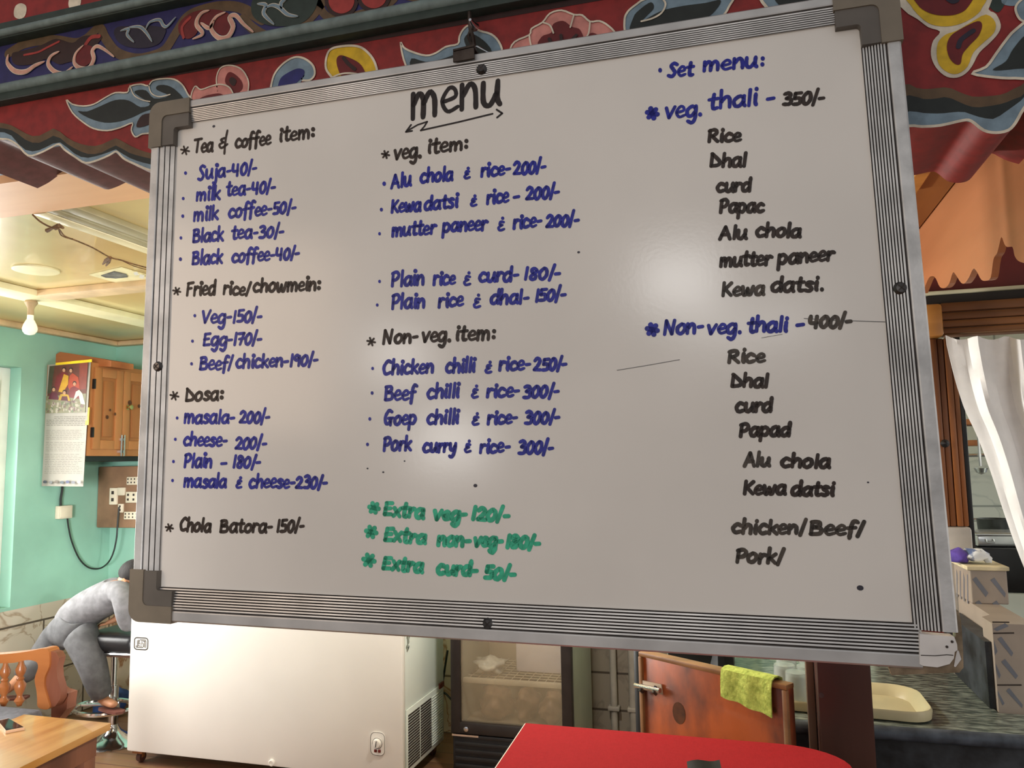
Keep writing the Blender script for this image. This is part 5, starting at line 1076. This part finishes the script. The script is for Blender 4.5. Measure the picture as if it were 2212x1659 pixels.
for x_, y_ in ((xr_ - .03, YA_ + .01), (-3.6, YA_ + .01), (xr_ - .03, 2.20), (-3.6, 2.20)): b = MB(); b.box2((x_ - .03, y_ - .03, 0), (x_ + .03, y_ + .03, zq - .158), M_armd, .006); b.build('leg', ac)
b = MB(); b.box2((-3.70, 2.16, zq - .1), (-3.64, YA_ + .05, zq + .45), M_arm, .015); b.build('backrest', ac)
M_tt = wood('yellow_oak_tabletop', hexc('#d9a864', 1.15), hexc('#a87030', 1.15), 'y', 13, rough=.3, coat=.4, lo=.3, hi=.75)
M_td = wood('dark_table_wood', hexc('#6b4330', .8), hexc('#4a2c1e', .8), 'z', 8)
ZT = .50
tR = Zp(239, 1562, ZT); tL = Zp(50, 1544, ZT); tN = Zp(41, 1659, ZT)
tb = thing('low_table', 'low oak topped wooden table with a phone on it at the lower left', 'table', ((tR.x + tL.x) / 2, tR.y - .5, 0))
yN = tR.y - 1.0; dx_ = (tN.x - tR.x) / (tN.y - tR.y)
def tp(x, y, z): return Vector((x + dx_ * (y - tR.y), y, z))
b = MB(); b.prism([tp(tR.x, tR.y, ZT - .026), tp(tL.x, tR.y + .004, ZT - .026), tp(tL.x, yN, ZT - .026), tp(tR.x, yN, ZT - .026)], (0, 0, .026), M_tt); b.build('tabletop', tb)
b = MB(); i_ = .035
b.prism([tp(tR.x - i_, tR.y - i_, ZT - .115), tp(tL.x + i_, tR.y - i_, ZT - .115), tp(tL.x + i_, yN + i_, ZT - .115), tp(tR.x - i_, yN + i_, ZT - .115)], (0, 0, .088), M_td); b.build('apron', tb)
for x_, y_ in ((tR.x - .065, tR.y - .065), (tL.x + .065, tR.y - .065), (tR.x - .065, yN + .065), (tL.x + .065, yN + .065)):
    q = tp(x_, y_, 0); b = MB(); b.box((q.x, q.y, (ZT - .115) / 2), (.055, .055, ZT - .115), M_td, None, .004); b.build('leg', tb)
pq = [Zp(x, y, ZT + .002) for x, y in ((-6, 1562), (18, 1556), (53, 1576), (12, 1584))]
ph = thing('phone', 'black phone with a pale edge lying on the low oak table', 'phone', (sum(pq, Vector()) / 4))
b = MB(); b.prism([p - Vector((0, 0, .0015)) for p in pq], (0, 0, .010), mat('pale_gold_metal', hexc('#c9a98c', .8), .3, .05, metal=.6)); b.build('case', ph)
cq = sum(pq, Vector()) / 4; b = MB(); b.prism([cq + (p - cq) * .93 + Vector((0, 0, .0086)) for p in pq], (0, 0, .001), mat('phone_screen_black', (.012, .013, .016, 1), .08, .1)); b.build('screen', ph)

# ------------------------------------------------------------------ red table in front
ZR = .78
M_red = mat('red_table_cloth', hexc('#b0262b', 1.2), .9, .04, 120, spec=.12, bump=.25, bump_scale=260); M_edge = mat('white_table_edge', hexc('#cfc7bd', .8), .5, .06)
r0, r1, r2 = Zp(1135, 1563, ZR), Zp(1640, 1602, ZR), Zp(1835, 1655, ZR)
xe0, xe1, ye1, ye0 = r0.x, r2.x + .005, r0.y + .004, 1.35
rt = thing('red_table', 'red topped table with a pale edge below the whiteboard', 'table', ((xe0 + xe1) / 2, (ye0 + ye1) / 2, 0))
out = [(xe0 + .035, ye0), (xe1, ye0)] + [(xe1 - .16 + .16 * math.cos(a), ye1 - .13 + .13 * math.sin(a)) for a in [math.pi / 2 * k / 8 for k in range(9)]] + [(xe0, ye1)]
b = MB(); b.prism([Vector((x, y, ZR - .006)) for x, y in out], (0, 0, .006), M_red); b.build('cloth_top', rt, False)
b = MB(); b.prism([Vector((x - .002 if x < -.3 else x, y, ZR - .032)) for x, y in out], (0, 0, .0258), M_edge)
b.tube([(xe0 + .034, ye0, ZR - .004), (xe0 - .001, ye1, ZR - .004)], .0035, M_edge, 8); b.build('edge', rt)
for x_, y_ in ((xe0 + .08, ye1 - .08), (xe1 - .1, ye1 - .14), (xe0 + .1, ye0 + .06), (xe1 - .08, ye0 + .06)): b = MB(); b.box2((x_ - .025, y_ - .025, 0), (x_ + .025, y_ + .025, ZR - .032), M_td, .004); b.build('leg', rt)
fo = [Zp(x, y, ZR + .02) for x, y in ((1484, 1648), (1555, 1643), (1568, 1659), (1496, 1668))]
bf = thing('bill_folder', 'black folder lying on the red table', 'folder', (fo[0] + fo[2]) / 2 - Vector((0, 0, .02)))
e1_ = fo[1] - fo[0]; e2_ = (Vector((0, -1, 0)) + e1_.normalized() * .12) * .11
M_fold = mat('black_folder_cover', (.012, .011, .011, 1), .6, .2, 20, spec=.2)
b = MB(); P = [fo[0], fo[0] + e1_ * .5, fo[1], fo[1] + e2_, fo[0] + e2_]; b.prism([p + Vector((0, 0, -.0185)) for p in (fo[0], fo[1], fo[1] + e2_, fo[0] + e2_)], (0, 0, .007), M_fold); b.build('lower_cover', bf)
b = MB(); n_ = 6; rows = [[fo[0] + e1_ * (i / n_) + e2_ * j / 4 + Vector((0, 0, -.010 + .010 * (1 - j / 4) + .003 * math.sin(i))) for j in range(5)] for i in range(n_ + 1)]; b.grid(rows, M_fold, .003); b.build('upper_cover', bf)

# ------------------------------------------------------------------ post, half door with towel, granite counter
M_post = wood('dark_brown_post_wood', hexc('#3a231d', .5), hexc('#2a1814', .5), 'z', 6, rough=.4); M_strip = wood('dull_brown_strip_wood', hexc('#5a4434', .5), hexc('#46342a', .5), 'z', 6)
po = thing('brown_post', 'dark brown square wooden post standing behind the red table', 'post', (.235, 2.29, 0))
b = MB(); b.box2((.170, 2.22, 0), (.300, 2.355, ZS), M_post, .004); b.build('shaft', po)
b = MB(); b.box2((.149, 2.315, 0), (.169, 2.352, 2.2), M_strip, .003); b.build('side_strip', po)
b = MB(); b.lathe([(0, -.003), (.006, -.002), (.007, 0)], Yp(1774, 1502, 2.219), M_screw, 'y', 10); b.build('screw_head', po)
M_hd = mat('orange_varnished_door_wood', hexc('#a85022', .80), .35, 0, 7, 0, .15, .5, (1, 1, .55), hexc('#5e3020', .80), 7.0, coat=.25, lo=.36, hi=.56); M_hdl = wood('worn_door_edge_wood', hexc('#8f653e', .75), hexc('#654224', .75), 'x', 9)
DL, DR = Vector((-.333, 2.519, 0)), Vector((.094, 2.235, 0)); dd = (DR - DL).normalized(); dn = Vector((dd.y, -dd.x, 0)); DW = (DR - DL).length; DT = .90
hd_ = thing('half_door', 'orange varnished half door with a bolt and green towel, below the whiteboard', 'half door', (DL + DR) / 2 + Vector((0, 0, .12)))
RD = Matrix((dd, dn * -1, Vector((0, 0, 1)))).transposed()
def dbox(b, u0, u1, n0, n1, z0, z1, m, bev=.003): b.box(DL + dd * (u0 + u1) / 2 + dn * (n0 + n1) / 2 + Vector((0, 0, (z0 + z1) / 2)), (u1 - u0, abs(n1 - n0), z1 - z0), m, RD, bev)
b = MB(); dbox(b, 0, DW, -.034, -.004, .12, DT - .012, M_hd); b.build('panel', hd_)
b = MB(); dbox(b, 0, DW, -.036, .004, DT - .014, DT, M_hdl); dbox(b, 0.0, .014, -.030, .006, .12, DT - .014, M_hdl); dbox(b, DW - .014, DW, -.030, .006, .12, DT - .014, M_hdl); b.build('edge_moulding', hd_)
b = MB(); dbox(b, -.024, -.001, -.034, .0, .12, DT, M_black); b.build('edge_strip', hd_)['label'] = 'black strip on the free edge'
def Dp(px, py, h=0.0): return Plane(px, py, DL, dn) + dn * h
b = MB(); c = Dp(1465, 1541, -.0032); b.poly([c + dd * .024 * math.cos(a) + Vector((0, 0, .032 * math.sin(a))) for a in [k * .3927 for k in range(16)]], M_knot)
c = Dp(1672, 1534, -.0032); b.poly([c + dd * .006 * math.cos(a) + Vector((0, 0, .008 * math.sin(a))) for a in [k * .6283 for k in range(10)]], M_knot); b.build('knot_mark', hd_, False)
b = MB(); l0, l1 = Dp(1380, 1484, .010), Dp(1432, 1491, .010); 
b.tube([Dp(1378, 1478, .014), Dp(1432, 1490, .014)], .0075, M_chrome, 10); b.prism([Dp(1384, 1468), Dp(1430, 1478), Dp(1433, 1500), Dp(1386, 1488)], dn * .004, mat('pale_latch_plate', hexc('#9a8a7a', .5), .4, .1, metal=.3))
for t_ in (.25, .8): c = l0 + (l1 - l0) * t_; b.tube([c + Vector((0, 0, -.012)), c + Vector((0, 0, -.004)) + dn * .012, c + Vector((0, 0, .012))], .005, M_screw, 8)
b.build('bolt_latch', hd_)
M_tow = mat('lime_green_towel', hexc('#a3ae55', .62), .95, .25, 60, bump=.8, bump_scale=120, color2=hexc('#7d8a3a', .62))
ts0 = (Dp(1562, 1445) - DL).dot(dd); ts1 = (Dp(1672, 1480) - DL).dot(dd)
rows = []
for i in range(17):
    s_ = ts0 + (ts1 - ts0) * i / 16; w_ = .003 * math.sin(i * .9); row = []
    drop = .068 + .022 * i / 16 + .0015 * math.sin(i * .8)
    for n_, z_ in ((.012, DT - drop), (.012, DT - drop * .7), (.011, DT - drop * .4), (.010, DT - .016), (.006, DT + .003), (-.006, DT + .008), (-.026, DT + .007), (-.040, DT + .001), (-.044, DT - .02), (-.046, DT - .07)):
        row.append(DL + dd * s_ + dn * (n_ + w_ * (1 if z_ < DT else .2)) + Vector((0, 0, z_ + .001)))
    rows.append(row)
b = MB(); b.grid(rows, M_tow, -.004); tag(b.build('hand_towel'), 'lime green towel draped over the top of the orange half door', 'towel')
M_gr = mat('dark_flecked_granite', hexc('#6f756d', .55), .28, 0, 26, color2=hexc('#333935', .55), stretch=(1, 3.2, 1), detail=9, lo=.42, hi=.68); M_grd = mat('dark_granite_front', hexc('#2a2d31', .5), .5, 0, 14, color2=hexc('#121314', .5), detail=8, bump=.3); M_gre = mat('blue_grey_granite_edge', hexc('#3c424a', .5), .4, 0, 20, color2=hexc('#24282e', .5), detail=8)
co = thing('granite_counter', 'dark flecked granite counter behind the brown post at lower right', 'counter', (.35, 2.75, 0))
b = MB(); pl_ = [(.02, 2.405), (.735, 2.4158), (.715, 2.60), (.672, 3.12), (-.30, 3.12), (-.30, 2.60), (.02, 2.60)]
pl_ = [(.02, 2.405), (.684, 2.4152), (.684, 2.60), (.669, 3.12), (-.30, 3.12), (-.30, 2.60), (.02, 2.60)]
b.prism([Vector((x, y, .725)) for x, y in pl_], (0, 0, .035), M_gr); b.build('top', co, False)
b = MB(); b.prism([Vector((x, y, .725)) for x, y in ((.684, 2.4152), (1.0, 2.42), (1.0, 2.60), (.684, 2.60))], (0, 0, .035), M_gr); b.build('top_end', co, False)
b = MB(); b.tube([(.02, 2.405, .742), (1.0, 2.42, .742)], .019, M_gre, 10); b.build('edge', co)
b = MB(); b.box2((.03, 2.425, 0), (1.0, 2.50, .725), M_grd); b.build('front_panel', co)
b = MB(); b.box2((-.28, 2.62, 0), (.66, 3.1, .725), M_grd); b.build('base', co)
M_cream = mat('cream_plastic_tray', hexc('#b5aa88', .78), .4, .08, 6, bump=.05)
tr = thing('serving_tray', 'cream plastic tray with raised rim on the granite counter behind the brown post', 'tray', (.28, 2.59, .76))
def ring(hx, hy, z, r): return [Vector((.275 + x, 2.60 + y - .10 * x, z)) for x, y in rrect(-hx, -hy, hx, hy, r, 5)]
b = MB(); Lv = [ring(.185, .115, .7615, .06), ring(.205, .132, .788, .07), ring(.215, .140, .792, .075), ring(.219, .143, .786, .077), ring(.215, .14, .764, .07)]
n_ = len(Lv[0]); vs = [v for l in Lv for v in l]; fs = [list(range(n_))] + [[a * n_ + i, a * n_ + (i + 1) % n_, (a + 1) * n_ + (i + 1) % n_, (a + 1) * n_ + i] for a in range(4) for i in range(n_)]
b.add(vs, fs, M_cream); b.build('dish', tr, True, 50)
M_gls = mat('tumbler_glass', (.55, .60, .56, 1), .06, 0, 4, alpha=.42, spec=1.0)
def glass(loc, label):
    t = thing('glass_tumbler', label, 'glass', loc, 'upturned glasses on the cream tray')
    b = MB(); L_ = Vector(loc); b.lathe([(.036, 0), (.031, .098), (.0, .102), (.0, .092), (.0285, .088), (.0335, .0), (.036, 0)], L_, M_gls, 'z', 24); b.build('wall', t)
    b = MB(); b.lathe([(.0372, .0), (.0376, .004), (.0362, .008), (.0335, .004), (.0335, 0)], L_, M_gls, 'z', 24); b.build('rim', t); return t
gl = [((.135, 2.535), 'clear glass tumbler on the tray nearest the brown post, front row'), ((.105, 2.615), 'clear glass tumbler in the middle row of the tray, left of the post'), ((.172, 2.615), 'clear glass tumbler in the middle row of the tray, right beside the post'), ((.115, 2.695), 'clear glass tumbler in the back row of the tray, left of the post'), ((.185, 2.695), 'clear glass tumbler in the back row of the tray, right beside the post')]
g0 = glass((gl[0][0][0], gl[0][0][1], .7625), gl[0][1])
for (x_, y_), lab in gl[1:]: dup(g0, (x_ - gl[0][0][0], y_ - gl[0][0][1], 0), lab)
b = MB(); b.box2((-.28, 2.90, .761), (-.05, 3.08, .88), M_black, .01); tag(b.build('black_box'), 'black box on the granite counter behind the orange half door', 'box')
b = MB(); c = Zp(1552, 1446, .761); b.lathe([(.030, 0), (.028, .02), (.008, .09), (.004, .16), (0, .165)], Vector((c.x, c.y, .761)), M_black, 'z', 4); tag(b.build('black_stand'), 'small black pointed stand on the granite counter left of the towel', 'stand')

# ------------------------------------------------------------------ tiled pier, block, cloth, curtain and the kitchen behind
M_bt = mat('beige_pattern_tile', hexc('#94887c', .72), .35, .08, 8); M_bar = mat('slate_tile_bar', hexc('#5d5f66', .55), .35, .1, 12); M_grt = mat('dark_grout', hexc('#2c241f', .5), .8, .2)
tpz = 1.008
ti = thing('tiled_pier', 'beige tiled pier with slanted slate bars at the right end of the granite counter', 'pier', (.76, 2.9, 0))
YT = 2.62
def clampx(P, x): return [Vector((max(p.x, x), p.y, p.z)) for p in P]
b = MB(); b.prism([Vector((x, y, 0)) for x, y in ((.690, YT), (.802, YT), (.802, 3.14), (.726, 3.14), (.722, 2.76), (.690, 2.72))], (0, 0, tpz), M_bt)
def t4(pts, Y): return [Yp(1700 + x / 4.32, 1340 + y / 4.32, Y) for x, y in pts]
for q in ([(1880, 190), (1900, 178), (1965, 290), (1935, 330)], [(1965, 175), (2000, 152), (2112, 305), (2096, 338)], [(1898, 395), (1995, 510), (1980, 548), (1905, 455)], [(2000, 388), (2035, 360), (2157, 518), (2135, 548)], [(1925, 650), (2030, 775), (2012, 795), (1935, 695)], [(2045, 658), (2075, 632), (2200, 788), (2195, 820)], [(1925, 82), (2035, 25), (2070, 55), (1960, 102)], [(2150, 900), (2175, 880), (2240, 960), (2240, 1000)]):
    b.poly(clampx(t4(q, YT - .0008), .6905), M_bar)
for q in ([(1840, 14), (2075, 18)], [(1850, 118), (2120, 118)], [(1905, 601), (2190, 604)]): b.ribbon(clampx(t4(q, YT - .0012), .6905), .004, NF, M_grt, cap=False)
b.build('tile_facing', ti, False)
b = MB(); b.prism([Vector((x, y, .761)) for x, y in ((.672, 2.64), (.688, 2.64), (.688, 2.725), (.720, 2.765), (.720, 3.10), (.672, 3.10))], (0, 0, .19), M_grd); b.build('upstand', ti)['label'] = 'black granite upstand'
blk = thing('tiled_block', 'beige tiled block with a bright left side standing on the tiled pier', 'block', (.77, 3.05, tpz))
b = MB(); YK = 2.95; b.box2((.722, YK, tpz), (.832, 3.15, 1.125), M_bt, .004); b.box2((.712, YK - .01, 1.118), (.838, 3.15, 1.132), mat('chipped_cream_slab', hexc('#b0a587', .55), .6, .2, 14), .003)
def t5(pts, Y): return [Yp(1900 + x / 3.073, 880 + y / 3.073, Y) for x, y in pts]
for q in ([(616, 1142), (640, 1124), (722, 1232), (705, 1260)], [(735, 1146), (762, 1130), (838, 1235), (832, 1262)], [(634, 1295), (660, 1280), (747, 1382), (725, 1408)], [(748, 1300), (776, 1282), (840, 1368), (836, 1405)]): b.poly(t5(q, YK - .0008), M_bar)
for k in range(4): b.poly([Vector((.7215, YK + .02 + k * .045, 1.10 - .02 * (k % 2))), Vector((.7215, YK + .032 + k * .045, 1.10)), Vector((.7215, YK + .055 + k * .045, 1.0)), Vector((.7215, YK + .043 + k * .045, 1.0))], M_bar)
b.build('tile_facing', blk, False)
M_pur = mat('purple_cloth', hexc('#4d3a86', .6), .85, .2, 20, bump=.4); M_wcl = mat('white_blue_print_cloth', hexc('#c6c9cc', .65), .85, 0, 26, color2=hexc('#4d5c80', .6), bump=.4, lo=.42, hi=.5)
ct = thing('printed_cloth', 'crumpled purple and white printed cloth on the tiled block', 'cloth', (.75, 3.03, 1.132))
def blob_part(name, c, s, m, seed, parent, amp=.12):
    bm_ = bmesh.new(); bmesh.ops.create_icosphere(bm_, subdivisions=3, radius=1.0); r_ = random.Random(seed); ph_ = [r_.uniform(0, 6) for _ in range(4)]
    for v in bm_.verts:
        d = v.co * (1 + amp * math.sin(v.co.x * 5 + ph_[0]) * math.cos(v.co.z * 6 + ph_[1]) + amp * .5 * math.sin(v.co.y * 8 + ph_[2])); d.z = max(d.z, -.7); v.co = Vector((d.x * s[0], d.y * s[1], d.z * s[2])) + Vector(c)
    b = MB(); b.bm(bm_, m); return b.build(name, parent, True, 80)
blob_part('white_fold', (.758, 3.035, 1.158), (.048, .055, .024), M_wcl, 3, ct); blob_part('purple_fold', (.712, 3.03, 1.154), (.030, .05, .027), M_pur, 4, ct); blob_part('tied_end', (.798, 3.02, 1.146), (.012, .015, .016), M_wcl, 5, ct)
b = MB(); b.box2((.700, YP - .05, 0), (.790, YP + .08, 1.244), mat('grey_plaster', hexc('#8d8780', .55), .7, .1, 10), .012); struct(b.build('trim_9'))
# curtain
M_cur = mat('white_curtain_cloth', hexc('#dad8c4', .54), .85, .06, 8, bump=.15, bump_scale=60)
path = spline([(2043, 734), (2052, 775), (2062, 815), (2072, 850), (2086, 890), (2112, 945), (2140, 1020), (2166, 1100), (2194, 1180), (2222, 1250), (2260, 1330)], 3)
rows = []; nU = 46
for i, p in enumerate(path):
    v = i / (len(path) - 1); xl_ = p.x; xr_ = 2560 - 60 * v; row = []
    for j in range(nU):
        u = j / (nU - 1); top_ = 718 + (6 + 10 * abs(math.sin(j * .55))) * (1 if i == 0 else 0)
        y_ = p.y + (-14 * u) * (1 - v); wv = .026 * math.sin(u * 34 + v * 1.8) * (.35 + .65 * min(1, v * 3 + .3)) + .010 * math.sin(u * 71 + 1.3 + 3 * v)
        row.append(Yp(xl_ + (xr_ - xl_) * u, (top_ if i == 0 else y_), 3.10 + wv))
    rows.append(row)
cu_ = thing('white_curtain', 'white curtain hung under the brown lintel and swept to the right', 'curtain', (1.1, 3.1, 1.9))
b = MB(); b.grid(rows, M_cur, .0015); b.build('fabric', cu_)
b = MB(); b.tube([(xl0, 3.125, 1.936), (2.3, 3.125, 1.936)], .006, M_strip, 8); b.build('rod', cu_)
# kitchen behind the opening
M_steel = mat('brushed_steel', (.6, .61, .6, 1), .25, .15, 9, metal=.9); M_kw = mat('white_kitchen_cabinet', hexc('#c2c8bc', .7), .5, .06, 5)
b = MB(); b.box2((.86, 3.36, 0), (2.0, 3.9, .98), M_kw, .005); tag(b.build('kitchen_bench'), 'pale kitchen bench seen beyond the tiled block', 'bench')
b = MB(); b.box2((.865, 3.38, .981), (1.4, 3.85, 1.145), M_black, .008); tag(b.build('black_cooker'), 'black cooker on the kitchen bench beneath the steel pan', 'cooker')
kp = thing('steel_pan', 'flat steel pan lying on the black cooker beside the white curtain', 'pan', (.95, 3.5, 1.146))
b = MB(); b.box2((.872, 3.42, 1.147), (1.06, 3.62, 1.190), M_steel, .008); b.build('dish', kp); b = MB(); b.box2((.868, 3.415, 1.190), (1.064, 3.625, 1.197), M_steel, .003); b.build('lid', kp); b = MB(); b.tube([(.90, 3.41, 1.176), (.90, 3.40, 1.166), (.925, 3.40, 1.166), (.925, 3.41, 1.176)], .003, M_steel, 6); b.build('handle', kp)
b = MB(); c = Yp(2140, 1130, 3.72); b.lathe([(.05, 0), (.062, .01), (.066, .085), (.060, .085), (.05, .01)], Vector((c.x + .02, 3.74, 1.147)), mat('dark_grey_pot', (.06, .065, .06, 1), .4, .2, metal=.5), 'z', 20); tag(b.build('cooking_pot'), 'dark grey pot behind the steel pan on the black cooker', 'pot')
kr = thing('utensil_rack', 'steel rack of hanging utensils on the white kitchen wall beside the curtain', 'rack', (1.15, 4.1, 1.15))
b = MB(); 
for x_ in (1.02, 1.36): b.tube([(x_, 4.1, 0), (x_, 4.1, 1.75)], .012, M_steel, 8)
for z_ in (1.2, 1.5, 1.72): b.tube([(1.02, 4.1, z_), (1.36, 4.1, z_)], .008, M_steel, 8)
b.build('frame', kr)
for k in range(4):
    b = MB(); x_ = 1.08 + k * .07; b.tube([(x_, 4.085, 1.70), (x_, 4.085, 1.45)], .006, M_steel, 6); b.lathe([(0, -.03), (.022, -.02), (.03, 0), (.027, 0), (.02, -.017), (0, -.026)], (x_, 4.085, 1.44), M_steel, 'z', 12); b.build('ladle', kr)
for z_, lab in ((1.66, 'upper'), (1.55, 'lower')):
    b = MB(); b.box2((.90, 4.55, z_), (1.7, 4.8, z_ + .03), M_frame, .003); tag(b.build('kitchen_shelf'), lab + ' dark shelf on the kitchen wall seen left of the curtain', 'shelf')
